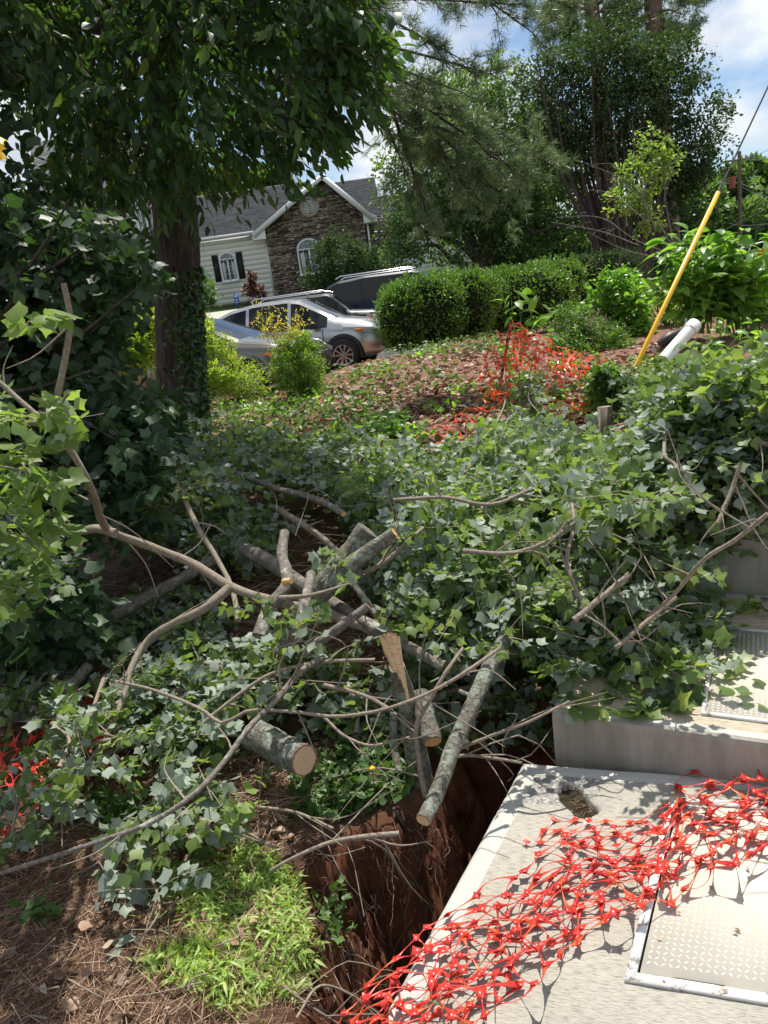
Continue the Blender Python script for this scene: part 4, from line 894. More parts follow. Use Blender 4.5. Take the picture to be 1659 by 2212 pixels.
# right fringe of sprays reaching outwards
fr = [(700, 100), (760, 120), (780, 90), (720, 190), (700, 240), (680, 280), (560, 310), (740, 160), (650, 260), (790, 60), (800, 20), (640, 240), (745, 205), (710, 140), (770, 30)]
f = np.array(fr*5, float)-[55, 0]+rng.normal(size=(len(fr)*5, 2))*16; pos = P(f[:, 0]-20, f[:, 1]-12, rng.uniform(4.6, 5.4, len(f))); dr = norm(np.array([1, -.2, -.42])+rng.normal(size=pos.shape)*.22)
sprays(lm, tm, pos, dr, .40, 13, CHERRY, .10, droop=.22, hang=.7, upj=.6, tw=.003)
f = np.stack([rng.uniform(110, 600, 90), rng.uniform(300, 440, 90)], -1); f[:, 1] -= np.abs(f[:, 0]-380)*.05; f = f[(f[:, 0] < 440) | (f[:, 1] < 370)]; pos = P(f[:, 0], f[:, 1]-40, rng.uniform(5.2, 7.6, len(f))); sprays(lm, tm, pos, norm(np.array([.3, -.1, -.8])+rng.normal(size=pos.shape)*.3), .34, 11, CHERRY, .10, droop=.2, hang=.8, upj=.7, tw=.003)
# canopy out of the frame, above and to the left, so that its shade falls as in the photograph
n = 900; pos = np.stack([rng.uniform(-4.5, .3, n), rng.uniform(6.2, 11, n), rng.uniform(4.9, 7.2, n)], -1); sprays(lm, None, pos, rdir(n, (0, 0, -.4)), .5, 8, CHERRY, .17, hang=.6)
lm.build('foliage', M_cherry, tree, kind='stuff'); tm.build('twigs', M_twigdark, tree, kind='stuff')
iv = thing('ivy', 'ivy climbing the right side of the big dark trunk', 'ivy', P(430, 900, TY)); b = MB(); sb = MB()
n = 1700; tt = rng.random(n); i0 = (tt*23).astype(int); c = pth[i0]+(pth[i0+1]-pth[i0])*rng.random((n, 1)); al = rng.normal(-.35, .62, n)
dn = np.stack([np.cos(al), np.sin(al), np.zeros(n)], -1); pos = c+dn*(rad[i0]+.012+rng.uniform(0, .2, n)**2.2)[:, None]
leaves(b, IVYL, pos, norm(rng.normal(size=(n, 3))*.5+[0, 0, -.8]+dn*.3), norm(dn+rng.normal(size=(n, 3))*.35), rng.uniform(.035, .07, n)); b.build('ivy_leaves', M_ivy, iv, kind='stuff')
for k in range(14):
    a0 = random.uniform(-1.6, 1.0); q = []
    for i in range(0, 26): a0 += random.uniform(-.12, .12); q.append(pth[i]+np.array([math.cos(a0), math.sin(a0), 0])*(rad[i]+.016))
    sb.tube(q, .006, 4, cap=False)
sb.build('ivy_stems', M_twigdark, iv, kind='stuff')

# maple at far left
mp_ = thing('maple_tree', 'dark lobed leaf maple filling the left edge', 'tree', (-3.2, 4.6, 0)); lm, tm = MB(), MB()
for poly, n, y0, y1, sz in [([(-250, 360), (20, 430), (90, 440), (150, 440), (262, 500), (225, 560), (290, 560), (330, 610), (240, 640), (215, 700), (235, 830), (340, 860), (330, 1000), (260, 1030), (-250, 1000)], 1500, 4.0, 5.6, .078), ([(-250, -200), (60, -200), (30, 100), (15, 200), (-5, 360), (-250, 400)], 170, 4.6, 5.6, .09), ([(-250, 900), (330, 900), (360, 1050), (280, 1110), (-250, 1250)], 300, 3.6, 4.8, .08), ([(-250, 1200), (130, 1180), (180, 1300), (120, 1380), (-250, 1450)], 120, 3.0, 3.5, .08)]:
    q = polysample(poly, n); pos = P(q[:, 0], q[:, 1]-15, rng.uniform(y0, y1, n)); dr = norm(rng.normal(size=pos.shape)*.5+[.55, -.35, -.3]); sprays(lm, tm, pos, dr, rng.uniform(.16, .3, n), 8, TULIP, sz, droop=.3, hang=.45, upj=.55, tw=.002, flip=.25)
lm.build('foliage', M_maple, mp_, kind='stuff'); tm.build('twigs', M_twigdark, mp_, kind='stuff')
limbs(mp_, 'trunk', (-3.2, 4.6, -.1), [P(-120, 300, 4.5), P(60, 500, 4.3), P(-100, -100, 4.2)], .07, .015, M_darkbark)
limbs(mp_, 'limb', P(-150, 900, 4.3), [P(u, v, 3.8) for u, v in [(200, 520), (300, 620), (200, 800), (250, 950), (100, 1000), (60, 700), (150, 430)]], .025, .005, M_darkbark)
# a few leaves very close at the left edge
yl = thing('near_sprig', 'out-of-place yellow sunlit leaves close at the left edge', 'sprig', P(-30, 400, 1.6)); b = MB(); p = np.array([P(-14, 295, 1.7), P(-16, 312, 1.7), P(-14, 330, 1.72)]); leaves(b, TULIP, p, norm(np.array([[1, 0, -.2], [.7, 0, -.9], [.8, 0, -1.2]])), norm(np.array([[0, -.5, 1], [.3, -.8, .5], [0, -.6, .8]])), .03); b.build('leaf', leafmat('yellow_leaf', [(0, (.6, .5, .06)), (1, (.75, .4, .08))], trans=.4), yl); b = MB(); b.tube([P(-60, 305, 1.7), P(-12, 302, 1.7)], .0015, 5); b.build('stem', M_twig, yl)

# sunlit branch at left edge: bent limb with bright leaves is part of the felled limb below
# hedges
def hull(c, r, n=26, p=2.6, nz=.07):
    u_ = np.linspace(0, 2*math.pi, n, endpoint=False); v_ = np.linspace(-math.pi/2, math.pi/2, n//2)
    U, W_ = np.meshgrid(u_, v_); f = lambda a: np.sign(a)*np.abs(a)**(2/p)
    X = np.stack([f(np.cos(W_))*f(np.cos(U)), f(np.cos(W_))*f(np.sin(U)), f(np.sin(W_))], -1); X *= (1+nz*rng.uniform(-1, 1, X.shape[:2]))[..., None]
    V = (X*np.array(r)+np.array(c)).reshape(-1, 3); m = n//2; F = [[i*n+j, i*n+(j+1) % n, (i+1)*n+(j+1) % n, (i+1)*n+j] for i in range(m-1) for j in range(n)]
    return V, np.array(F)
def hedge(label, lobes, n, size, mat, name='hedge', core=.86, shoots=60):
    c0 = lobes[0][0]; t = thing(name, label, 'hedge', (c0[0], c0[1], float(h(c0[0], c0[1]))), group='clipped hedges behind the mulch bank'); b = MB(); cb = MB()
    ar = np.array([l[1][0]*l[1][2] for l in lobes]); ar /= ar.sum()
    for (c, r), a in zip(lobes, ar):
        m = int(n*a); d = rdir(m); f = lambda a: np.sign(a)*np.abs(a)**(.75); p = f(d); p = p/np.maximum((np.abs(p)**2.6).sum(1)**(1/2.6), 1e-6)[:, None]
        lump = 1+.07*vn(d[:, 0]*3+c[0], d[:, 2]*3+d[:, 1]*3, 1.7)+.04*vn(d[:, 0]*9, d[:, 2]*9+d[:, 1]*5, 1.3); rr = lump*rng.uniform(.86, 1.04, m)
        rr = rr-.10*(vn(d[:, 0]*7+c[0], d[:, 2]*7+d[:, 1]*4, 2.3) < -.25); pos = np.array(c)+p*rr[:, None]*np.array(r); cv = ss(-.6, .8, d[:, 2])*.35
        leaves(b, SMALL, pos, norm(d+rng.normal(size=(m, 3))*.7+[0, 0, .3]), norm(d+rng.normal(size=(m, 3))*.8), size*rng.uniform(.6, 1.25, m), 0, np.clip(rng.random(m), 0, 1))
        k = shoots; dd = rdir(k, (0, -.3, 1.2)); ps = np.array(c)+f(dd)*np.array(r)*.98; sprays(b, None, ps, norm(dd*.4+[0, 0, 1]+rng.normal(size=(k, 3))*.3), .17, 10, SMALL, size*.9, hang=-.2, droop=.05)
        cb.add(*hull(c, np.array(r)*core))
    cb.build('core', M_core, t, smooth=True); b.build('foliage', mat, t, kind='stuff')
hedge('tallest rounded holly hedge beside the silver crossover', [LB(950, 650, 50, 50, 16.8), LB(1040, 640, 45, 38, 17.2), LB(915, 672, 92, 74, 16.5), LB(870, 690, 55, 65, 16.2), LB(1000, 660, 70, 72, 17)], 24000, .06, M_holly)
hedge('middle hedge seen above the red netting', [LB(1080, 625, 50, 35, 19), LB(1160, 612, 50, 33, 19.5), LB(1120, 650, 120, 66, 19), LB(1200, 610, 60, 45, 20)], 17000, .07, M_holly)
hedge('farther low hedge under the many stemmed tree', [LB(1250, 600, 50, 35, 22), LB(1340, 585, 55, 35, 22.5), LB(1290, 610, 95, 60, 22), LB(1400, 610, 70, 50, 23)], 14000, .06, M_far)

# yellow green nandinas
def nandina(label, lobes, n, size=.055, sh=90, mat=None):
    c0 = lobes[0][0]; t = thing('nandina', label, 'shrub', (c0[0], c0[1], float(h(c0[0], c0[1]))), group='nandinas below the cars'); b = MB(); s = MB(); ar = np.array([l[1][0]*l[1][2] for l in lobes]); ar /= ar.sum()
    for (c, r), a in zip(lobes, ar):
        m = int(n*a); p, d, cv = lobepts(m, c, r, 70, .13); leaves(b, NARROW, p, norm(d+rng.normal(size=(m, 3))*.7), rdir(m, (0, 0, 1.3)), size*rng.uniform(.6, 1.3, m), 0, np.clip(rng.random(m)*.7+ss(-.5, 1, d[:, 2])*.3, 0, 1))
        base = np.array([c[0], c[1], c[2]-r[2]]); k = 14
        for i in range(k): e = c+rdir(1)[0]*r*.8; s.tube(smooth_path([base+rng.normal(size=3)*r*.15, (base+e)/2, e], 5), .005, 4, cap=False)
    b.build('foliage', mat or M_nandina, t, kind='stuff'); s.build('stems', M_twigdark, t, kind='stuff')
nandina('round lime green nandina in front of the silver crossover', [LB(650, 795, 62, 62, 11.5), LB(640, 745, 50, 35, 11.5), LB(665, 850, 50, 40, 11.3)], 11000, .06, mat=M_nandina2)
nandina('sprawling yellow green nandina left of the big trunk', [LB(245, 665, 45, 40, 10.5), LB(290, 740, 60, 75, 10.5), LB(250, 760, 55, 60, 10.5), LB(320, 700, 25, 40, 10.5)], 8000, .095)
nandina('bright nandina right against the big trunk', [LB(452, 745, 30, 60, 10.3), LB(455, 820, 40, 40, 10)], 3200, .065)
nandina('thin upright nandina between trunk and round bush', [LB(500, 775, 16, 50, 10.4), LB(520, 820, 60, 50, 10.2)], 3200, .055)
t = thing('nandina', 'coral tinted young nandina shoots above the round bush', 'shrub', P(600, 790, 11)); b = MB(); s = MB()
for k in range(9):
    e = P(600+random.uniform(-45, 60), random.uniform(655, 700), 11); bs = P(600+random.uniform(-10, 10), 760, 11); q = smooth_path([bs, (bs+e)/2, e], 6); s.tube(q, .003, 4, cap=False); m = 55; i = rng.integers(2, 6, m); p = q[i]+rng.normal(size=(m, 3))*.06; leaves(b, NARROW, p, rdir(m, (0, 0, .4)), rdir(m, (0, 0, 1)), rng.uniform(.04, .07, m))
b.build('foliage', M_coral, t, kind='stuff'); s.build('stems', M_twig, t, kind='stuff')

# bushes on the right
def bush(name, label, lobes, n, Ts, size, mat, cat='shrub', stems=8, clumps=60, sig=.15, tilt=1.0, st=.008):
    c0 = lobes[0][0]; bz_ = float(h(c0[0], c0[1])); t = thing(name, label, cat, (c0[0], c0[1], bz_)); crown(t, lobes, n, Ts, size, mat, clumps=clumps, sig=sig, name='foliage', zj=.6)
    if stems:
        base = np.array([c0[0], c0[1], bz_]); limbs(t, 'stems', base, [l[0]+rdir(1)[0]*l[1]*.8 for l in lobes for _ in range(max(1, stems//len(lobes)))], st, .003, M_twigdark, k=5)
    return t
bush('sapling', 'lime green sapling standing before the fan of stems', [LB(1385, 400, 45, 60, 15), LB(1400, 330, 40, 50, 15), LB(1350, 430, 45, 40, 15), LB(1440, 350, 40, 35, 15), LB(1400, 470, 35, 50, 15), LB(1340, 375, 20, 20, 15), (P(1430, 310, 15), (.2, .2, .2))], 2000, SMALL, .10, M_bright, 'tree', 21, clumps=30, sig=.12)
t = thing('bare_branches', 'pale bare twigs spread in front of the many stems', 'branches', P(1460, 560, 13)); b = MB()
for a in [[(1480, 560), (1380, 520), (1300, 470), (1200, 470)], [(1460, 540), (1400, 440), (1330, 380), (1260, 350)], [(1440, 560), (1350, 540), (1270, 500)], [(1420, 500), (1380, 400), (1370, 300), (1365, 250)], [(1380, 530), (1300, 500), (1190, 480)], [(1400, 480), (1320, 420), (1270, 410)], [(1450, 520), (1440, 400), (1480, 330)]]:
    q = smooth_path([P(u+random.uniform(-4, 4), v, 13.5) for u, v in a], 14); b.tube(q, np.linspace(.012, .003, 14), 5, cap=False)
    for k in range(6): i = random.randint(3, 12); e = q[i]+rng.normal(size=3)*.28; b.tube(smooth_path([q[i], (q[i]+e)/2+[0, 0, .03], e], 4), .003, 4, cap=False)
b.build('twigs', M_bark, t, smooth=True)
bush('young_oak_bush', 'yellow green bush between the hedges and yellow guard', [LB(1330, 640, 50, 60, 12.5), LB(1290, 680, 45, 50, 12.5), LB(1370, 690, 45, 70, 12), LB(1350, 610, 35, 30, 12.6)], 5200, [TULIP[0], SMALL[0]], .085, M_poke, stems=16)
bush('leafy_weed_clump', 'feathery green weeds behind the netting', [LB(1230, 700, 45, 40, 11.5), LB(1280, 730, 60, 45, 11.2), LB(1220, 745, 40, 25, 11), LB(1330, 750, 40, 30, 11)], 7000, NARROW, .075, M_holly, 'weeds', 24, sig=.2)
t = thing('dried_flower_weed', 'weed with pinkish dried flower heads among green weeds', 'weed', P(1285, 760, 11)); b = MB(); m = 420; p, d, cv = lobepts(m, P(1283, 695, 11), (.22, .2, .18), 40, .2); leaves(b, SMALL, p, rdir(m), rdir(m), .02*rng.uniform(.6, 1.3, m)); b.build('flower_heads', flat('dried_pink', (.45, .3, .24), .8), t, kind='stuff'); limbs(t, 'stem', P(1285, 765, 11), [P(u, 700, 11) for u in (1260, 1275, 1290, 1305)], .004, .002, M_twigdark, k=4)
def bigleaf_plant(name, label, stems, y, size, n, mat=M_poke, cat='shrub', spread=.5, r=.012, per=14):
    t = thing(name, label, cat, P(*stems[0][0], y)); lm, s = MB(), MB()
    for st_ in stems:
        q = smooth_path([P(u, v, y+random.uniform(-.25, .25)) for u, v in st_], 14); s.tube(q, np.linspace(r, r*.3, 14), 6, cap=False)
        m = per; i = rng.integers(3, 14, m); p = q[np.minimum(i, 13)]+rng.normal(size=(m, 3))*.03; d = norm(rng.normal(size=(m, 3))*[1, 1, .4]+[0, 0, .35]); leaves(lm, BIGLEAF, p+d*.04, d, norm(rng.normal(size=(m, 3))*.4+[0, 0, 1]-.3*d), size*rng.uniform(.5, 1.15, m))
    if n: pass
    lm.build('leaves', mat, t, kind='stuff'); s.build('stems', M_poke, t, smooth=True)
    return t
st_ = []
for k in range(44):
    bu = random.uniform(1480, 1640); tu = bu+random.uniform(-75, 60); st_.append([(bu, 720), ((bu+tu)/2, 620), (tu, random.uniform(490, 640))])
bigleaf_plant('pokeweed_thicket', 'tall big leaved pokeweed thicket at the right edge', st_, 10.5, .30, 0, per=22)
st_ = [[(random.uniform(1600, 1680), 760), (random.uniform(1600, 1720), 660), (random.uniform(1590, 1760), random.uniform(540, 620))] for k in range(14)]
bigleaf_plant('pokeweed_thicket', 'second big leaved thicket cut off by the right edge', st_, 11.5, .28, 0, per=22)
st_ = [[(1440+random.uniform(-20, 30), 720), (1440+random.uniform(-40, 40), 650), (random.uniform(1425, 1530), random.uniform(500, 620))] for k in range(14)]
bigleaf_plant('young_pokeweed', 'slender leafy shrub directly right of the yellow guard', st_, 12.5, .22, 0, per=16)
bigleaf_plant('pokeweed', 'single pokeweed standing up behind the netting post', [[(1125, 790), (1125, 700), (1120, 630)], [(1125, 780), (1140, 700), (1165, 640)], [(1125, 780), (1110, 710), (1105, 650)], [(1128, 760), (1150, 710), (1160, 690)]], 9.0, .22, 0, cat='weed', per=9)
bigleaf_plant('wide_leaf_weed', 'weed with very large round leaves inside the netting', [[(1130, 850), (1120, 800), (1110, 760)], [(1140, 850), (1150, 780), (1170, 720)], [(1120, 860), (1110, 850), (1100, 840)]], 8.6, .3, 0, cat='weed', per=6)
st_ = [[(random.uniform(1500, 1680), 860), (random.uniform(1500, 1680), 790), (random.uniform(1490, 1690), random.uniform(690, 760))] for k in range(18)]
bigleaf_plant('pokeweed_seedlings', 'low bright pokeweed seedlings right of the white pipe', st_, 8.5, .15, 0, cat='weed', per=10)
bush('hazel_bush', 'dark green bush on top of the wooden post', [LB(1310, 830, 52, 45, 7.6), LB(1330, 875, 40, 35, 7.6)], 1500, [CHERRY[0], CHERRY[2]], .10, M_holly, stems=8)
# ground cover on the bank
def scatter_ground(poly, n, off=.0, jit=.0):
    q = polysample(poly, n); p, dn = onground(q[:, 0], q[:, 1], off); p = p[dn]; return p
b = MB(); BANK = [(440, 830), (560, 800), (700, 770), (760, 745), (1060, 728), (1300, 745), (1500, 740), (1659, 760), (1659, 900), (1000, 980), (440, 1000)]
p = scatter_ground(BANK, 13000); p[:, 2] += rng.uniform(0, .03, len(p)); leaves(b, [ovate(.25, .5, .3), ovate(.3, -.3, .5)], p, rdir(len(p))*[1, 1, .25], rdir(len(p), (0, 0, 1.6)), rng.uniform(.04, .15, len(p))); tag(b.build('fallen_leaves', M_mulchleaf), 'dry reddish brown leaves and mulch covering the bank', 'leaf litter', kind='stuff')
b = MB(); cl = polysample(BANK, 54); q = np.repeat(cl, 50, 0)+rng.normal(size=(2700, 2))*[24, 8]; q = q[(q[:, 1] > 742)]; p, dn = onground(q[:, 0], q[:, 1]); p = p[dn]; p[:, 2] += rng.uniform(.02, .14, len(p)); leaves(b, [CHERRY[0], IVYL[0]], p, norm(rdir(len(p))*[1, 1, .4]), rdir(len(p), (0, 0, 1.6)), rng.uniform(.05, .10, len(p))); tag(b.build('ground_ivy', M_poke), 'patches of bright ivy ground cover spread over the bank', 'ground cover', kind='stuff')
b = MB(); q = np.concatenate([polysample([(820, 735), (1060, 720), (1090, 770), (830, 780)], 900), polysample([(480, 880), (700, 850), (880, 880), (900, 960), (500, 960)], 1300), polysample([(700, 800), (1000, 800), (1000, 850), (760, 880)], 350)]); p, dn = onground(q[:, 0], q[:, 1]); p = p[dn]; p[:, 2] += rng.uniform(.02, .22, len(p)); leaves(b, CHERRY, p, norm(rdir(len(p))*[1, 1, .4]), rdir(len(p), (0, 0, 1.6)), rng.uniform(.05, .11, len(p))); tag(b.build('vinca_cover', M_weed), 'darker low leafy ground cover in front of the hedge', 'ground cover', kind='stuff')

# ================================================================ POLES, WIRES, GUY GUARD, PIPE
def pole(u0, v0, u1, v1, y, r, lab, arm=None, tr=False):
    a, c = P(u0, v0, y), P(u1, v1, y); c[0] = a[0]+(c[0]-a[0])*1.0; t = thing('utility_pole', lab, 'pole', (a[0], a[1], 0), group='utility poles along the road'); b = MB(); b.tube([[a[0], a[1], .3], c], [r, r*.8], 10); b.build('post', M_farbark, t, smooth=True)
    if arm:
        z = P(u1, arm, y)[2]; b = MB(); b.box((c[0], y, z), (2.3, .12, .12)); cr = b.build('crossarm', M_wood, t)
        for x in (-1.05, -.5, .5, 1.05): b = MB(); b.tube([(c[0]+x, y, z+.06), (c[0]+x, y, z+.3)], .045, 6); b.build('insulator', M_wire, cr)
    if tr: z = P(u1, 390, y)[2]; b = MB(); b.tube([(c[0]-.55, y, z-.5), (c[0]-.55, y, z+.35)], .22, 12); b.build('transformer', M_trans, t, smooth=False)
    return c
pA = pole(1600, 520, 1597, 327, 60, .17, 'nearest utility pole with red transformer at right edge', 345, True)
pB = pole(1572, 540, 1565, 372, 75, .17, 'second utility pole just left of the transformer pole', 398)
pC = pole(1532, 540, 1528, 440, 100, .16, 'farthest thin utility pole behind the guard top')
t = thing('overhead_wires', 'sagging overhead wires strung between the utility poles', 'wires', pA); 
for a, c, y0, y1, r in [((1597, 335), (1720, 285), 60, 30, .012), ((1610, 343), (1720, 300), 60, 30, .012), ((1585, 350), (1480, 420), 60, 100, .02), ((1440, 540), (1720, 415), 70, 30, .025), ((1598, 395), (1720, 400), 60, 40, .02), ((1598, 400), (1720, 425), 60, 40, .02), ((1400, 545), (1720, 460), 60, 30, .02), ((1565, 385), (1598, 375), 75, 60, .015), ((1565, 480), (1720, 470), 75, 40, .02), ((1528, 450), (1600, 430), 100, 60, .02), ((1500, 560), (1720, 490), 60, 30, .02)]:
    p0, p1 = P(*a, y0), P(*c, y1); b = MB(); n = 14; s_l = np.linspace(0, 1, n)[:, None]; q = p0+(p1-p0)*s_l-np.array([0, 0, 1])*4*s_l*(1-s_l)*.35; b.tube(q, r, 5, cap=False); b.build('wire', M_wire, t, smooth=True)
gp0 = P(1372, 795, 8.6); gp1 = P(1552, 415, 9.0); gp2 = P(1720, 58, 9.4)
t = thing('guy_wire', 'steel guy wire rising out of the yellow guard', 'wire', gp0); b = MB(); b.tube([gp0-(gp1-gp0)*.02, gp1, gp2], .010, 6); b.build('cable', M_wire, t, smooth=True)
t = thing('guy_guard', 'long yellow plastic guard sleeve around the guy wire', 'cable guard', gp0); b = MB(); n = 10; d = norm(gp1-gp0); X = norm(np.cross(d, [0, 1, 0])); Y = np.cross(d, X); YS = -1.0 if Y[1] > 0 else 1.0; aa = np.linspace(-2.4, 2.4, n); ring = [(X*math.sin(a)+Y*math.cos(a)*YS) for a in aa]
V = [q+r_*.027 for q in (gp0, gp1) for r_ in ring]+[q+r_*.022 for q in (gp0, gp1) for r_ in ring]
b.add(V, [[i, i+1, n+i+1, n+i] for i in range(n-1)]+[[2*n+i, 3*n+i, 3*n+i+1, 2*n+i+1] for i in range(n-1)]+[[0, n, 3*n, 2*n], [n-1, 3*n-1, 4*n-1, 2*n-1]]+[[n+i, n+i+1, 3*n+i+1, 3*n+i] for i in range(n-1)]); b.build('sleeve', M_yellow, t, smooth=False)
pv0, pv1 = P(1440, 770, 9.2), P(1500, 702, 9.5); t = thing('drain_pipe', 'white capped plastic pipe leaning out of the brush', 'pipe', pv0); sv = 9.3/FPX; b = MB(); b.tube([pv0-(pv1-pv0)*.12, pv1], 13.5*sv, 24); b.build('pipe', M_pvc, t, smooth=False); t.children[0].data.set_sharp_from_angle(angle=R(40)); 
b = MB(); dd = norm(pv1-pv0); b.tube([pv1-dd*.12, pv1+dd*.012, pv1+dd*.02], [15.5*sv, 15.5*sv, 13*sv], 24); b.build('cap', M_pvc, t)
t = thing('black_drain_boot', 'dark curved rubber boot beside the white pipe', 'pipe fitting', P(1450, 730, 9.6)); b = MB(); b.tube(smooth_path([P(1425, 745, 9.6), P(1450, 728, 9.6), P(1480, 712, 9.7), P(1482, 690, 9.8)], 12), [.06, .07, .075, .075, .07, .065, .06, .05, .045, .04, .035, .03], 12, rough=.05); b.build('boot', M_black, t, smooth=True)
t = thing('wooden_post', 'square grey wooden post standing out of the brush', 'post', P(1312, 960, 6.1)); a = P(1312, 985, 6.1); b = MB(); b.box((a[0], a[1], a[2]+.12), (.10, .10, .62)); b.build('post', M_wood, t)
# street glimpses at the right edge
p = P(1652, 545, 58); car('parked_car', 'white vehicle glimpsed on the road at the right edge', (p[0]-1, p[1], 1.0), R(-60), M_wcar, 4.8, SV, SB_, .95, .72, (.35, 3.7), (3.22, 3.78), (.1, .5), (1.4, 2.45), (.95, 3.95), wr=.38, group=None)
t = thing('traffic_barrel', 'orange traffic barrel on the road at the right edge', 'barrel', P(1645, 575, 40)); a = P(1645, 580, 40); b = MB(); b.tube([a, a+[0, 0, .3], a+[0, 0, 1.0]], [.3, .27, .22], 14); b.build('barrel', M_orange, t)
# ================================================================ FELLED WOOD
def px3(pts, dz=0): return [P(u, v, -z) if z < -2 else G(u, v, z+dz) for u, v, z in pts]   # below -2: a distance ahead instead of a height
def log(name, label, pts, r0, r1, mat, cuts=(), cutmat=None, group=None, cat='log', k=20, n=26, rough=.07, twigs=0, stubs=0, rim=True):
    twigs = int(twigs*.6)
    """a limb through (u, v, height) points, radii in picture pixels; cuts: which ends show a sawn face"""
    p = px3(pts); q = smooth_path(p, n); dp = np.array([depth(a) for a in q])/FPX; rr = np.linspace(r0, r1, n)*dp
    t = thing(name, label, cat, p[0], group)
    V, F = tube(q, rr, k, rough); c = np.repeat(q, k, 0); ii = np.repeat(np.arange(n), k); jj = np.tile(np.arange(k), n)
    wob = 1+.05*np.sin(ii*.5+jj/k*6.28)+.04*np.sin(ii*1.3+jj/k*12.6+1)
    V = c+(V-c)*wob[:, None]; b = MB(); b.add(V, F)
    if 0 not in cuts: b.add(V[:k], [list(range(k))[::-1]])
    if 1 not in cuts: b.add(V[-k:], [list(range(k))])
    for s_ in range(stubs):
        i = random.randint(3, n-4); d = rdir(1)[0]; d[2] = abs(d[2]); e = q[i]+d*rr[i]*random.uniform(1.5, 2.6); b.tube([q[i], e], [rr[i]*.35, rr[i]*.28], 7)
    b.build('bark', mat, t, smooth=True)
    for e in cuts:
        ring = V[:k] if e == 0 else V[-k:]; cc = q[0] if e == 0 else q[-1]; d = norm(q[0]-q[1]) if e == 0 else norm(q[-1]-q[-2]); b = MB()
        r2 = cc+(ring-cc)*.90+d*.0015; r1_ = ring+d*.0005
        idx = list(range(k)) if e == 1 else list(range(k))[::-1]
        b.add(np.vstack([r1_, r2]), [[i, (i+1) % k, k+(i+1) % k, k+i] for i in range(k)], 1); b.add(np.vstack([r2+d*.0005, cc+d*.0008+(ring[0]-cc)*.12]), [[k, i, (i+1) % k] if e == 1 else [k, (i+1) % k, i] for i in range(k)], 0, np.r_[np.ones(k), 0]); b.build('cut_face', [cutmat or M_cut, M_cutrim], t)
    if twigs:
        b = MB(); 
        for _ in range(twigs):
            i = random.randint(2, n-2); L_ = random.uniform(.1, .45); d = norm(rdir(1)[0]+norm(q[min(i+1, n-1)]-q[i-1])*.6); a = q[i]; w_ = smooth_path([a, a+d*L_*.5+rng.normal(size=3)*L_*.08, a+d*L_+rng.normal(size=3)*L_*.18], 7); b.tube(w_, np.linspace(min(rr[i]*.5, .004), .0012, 7), 5, cap=False)
        b.build('twig', M_twig, t, smooth=True, kind='stuff')
    return t, q
LG = 'felled limbs lying in the brush pile'
lg1, _ = log('sawn_log', 'thick lichened log with a round pale sawn end facing the camera', [(548, 1588, .10), (600, 1612, .10), (657, 1644, .12)], 33, 33, M_lichen, (1,), M_cut, k=28, n=14, rough=.05)
log('sawn_log', 'long grey lichened log slanting from the leaves down to the pit edge', [(1095, 1372, .32), (1070, 1415, .31), (1040, 1480, .28), (985, 1600, .2), (950, 1700, .13), (914, 1772, .10)], 17, 17, M_lichen, (1,), M_cut, k=24, n=30, stubs=3)
log('sawn_log', 'short log with an orange tinted sawn end right of the splintered stump', [(905, 1500, .26), (918, 1545, .22), (936, 1602, .17)], 21, 21, M_lichen, (1,), M_cutgold, k=22, n=12)
# splintered stump, standing out of the pit
st, q = log('splintered_trunk', 'upright lichened trunk with a splintered pale top beside the pit', [(968, 1905, -.55), (925, 1760, -.25), (900, 1640, -.02), (880, 1520, .25), (856, 1440, .42)], 32, 18, M_lichen, (), cat='trunk', k=24, n=26)
dq = depth(q[-1])/FPX; b = MB(); Xs = np.array([1., .1, 0]); 
for (u0, v0, u1, v1, w0, w1, zz) in [(838, 1370, 868, 1465, 9, 6, -.025), (824, 1374, 850, 1440, 7, 7, -.015), (848, 1371, 879, 1500, 8, 3, -.03), (858, 1376, 881, 1512, 5, 3, -.028), (830, 1378, 856, 1450, 7, 7, -.022), (842, 1374, 874, 1485, 6, 4, -.034)]:
    a, c = P(u0, v0, q[-1][1]+zz), P(u1, v1, q[-1][1]-.012+zz); b.add(*[z for z in tube([a, (a+c)/2+rng.normal(size=3)*.002, c], np.array([w0, (w0+w1)/2, w1])*dq, 5, .25)]); b.add([a+[0, 0, .004], a+rng.normal(size=3)*.006, a+rng.normal(size=3)*.006-[0, 0, .01]], [[0, 1, 2]])
b.build('splintered_wood', M_split, st)
log('bark_slab', 'mossy bark strip standing left against the splintered trunk', [(852, 1540, .12), (850, 1600, .02), (862, 1670, -.06)], 9, 8, M_lichen, (), cat='log', n=12)
log('trunk_piece', 'slim lichened stem leaning right behind the splintered trunk', [(980, 1880, -.7), (930, 1700, -.2), (905, 1600, .02)], 14, 12, M_lichen, (), cat='trunk', n=14)
# lichened pair and others in the middle
log('felled_limb', 'pale green lichened trunk fork pointing up right, left prong', [(585, 1460, .10), (640, 1360, .30), (700, 1265, .5), (760, 1190, .62), (795, 1145, .7)], 26, 24, M_lichen, (), group=LG, k=24, n=24)
log('felled_limb', 'lichened trunk prong with an orange sawn tip aimed up right', [(690, 1290, .5), (745, 1230, .60), (800, 1190, .66), (853, 1153, .72)], 20, 15, M_lichen, (1,), M_cutgold, group=LG, k=22, n=18, stubs=1)
log('felled_limb', 'grey limb starting at a dark pointed end below the left prong', [(527, 1186, .45), (600, 1225, .42), (680, 1280, .40), (790, 1345, .36), (880, 1395, .30), (960, 1440, .25)], 16, 12, M_bark, (), group=LG, n=24, stubs=2)
log('felled_limb', 'short bent grey limb with a torn orange knot at its elbow', [(560, 1375, .42), (585, 1310, .5), (620, 1260, .56), (610, 1200, .62), (615, 1150, .68)], 16, 10, M_bark, (), group=LG, n=20, stubs=1)
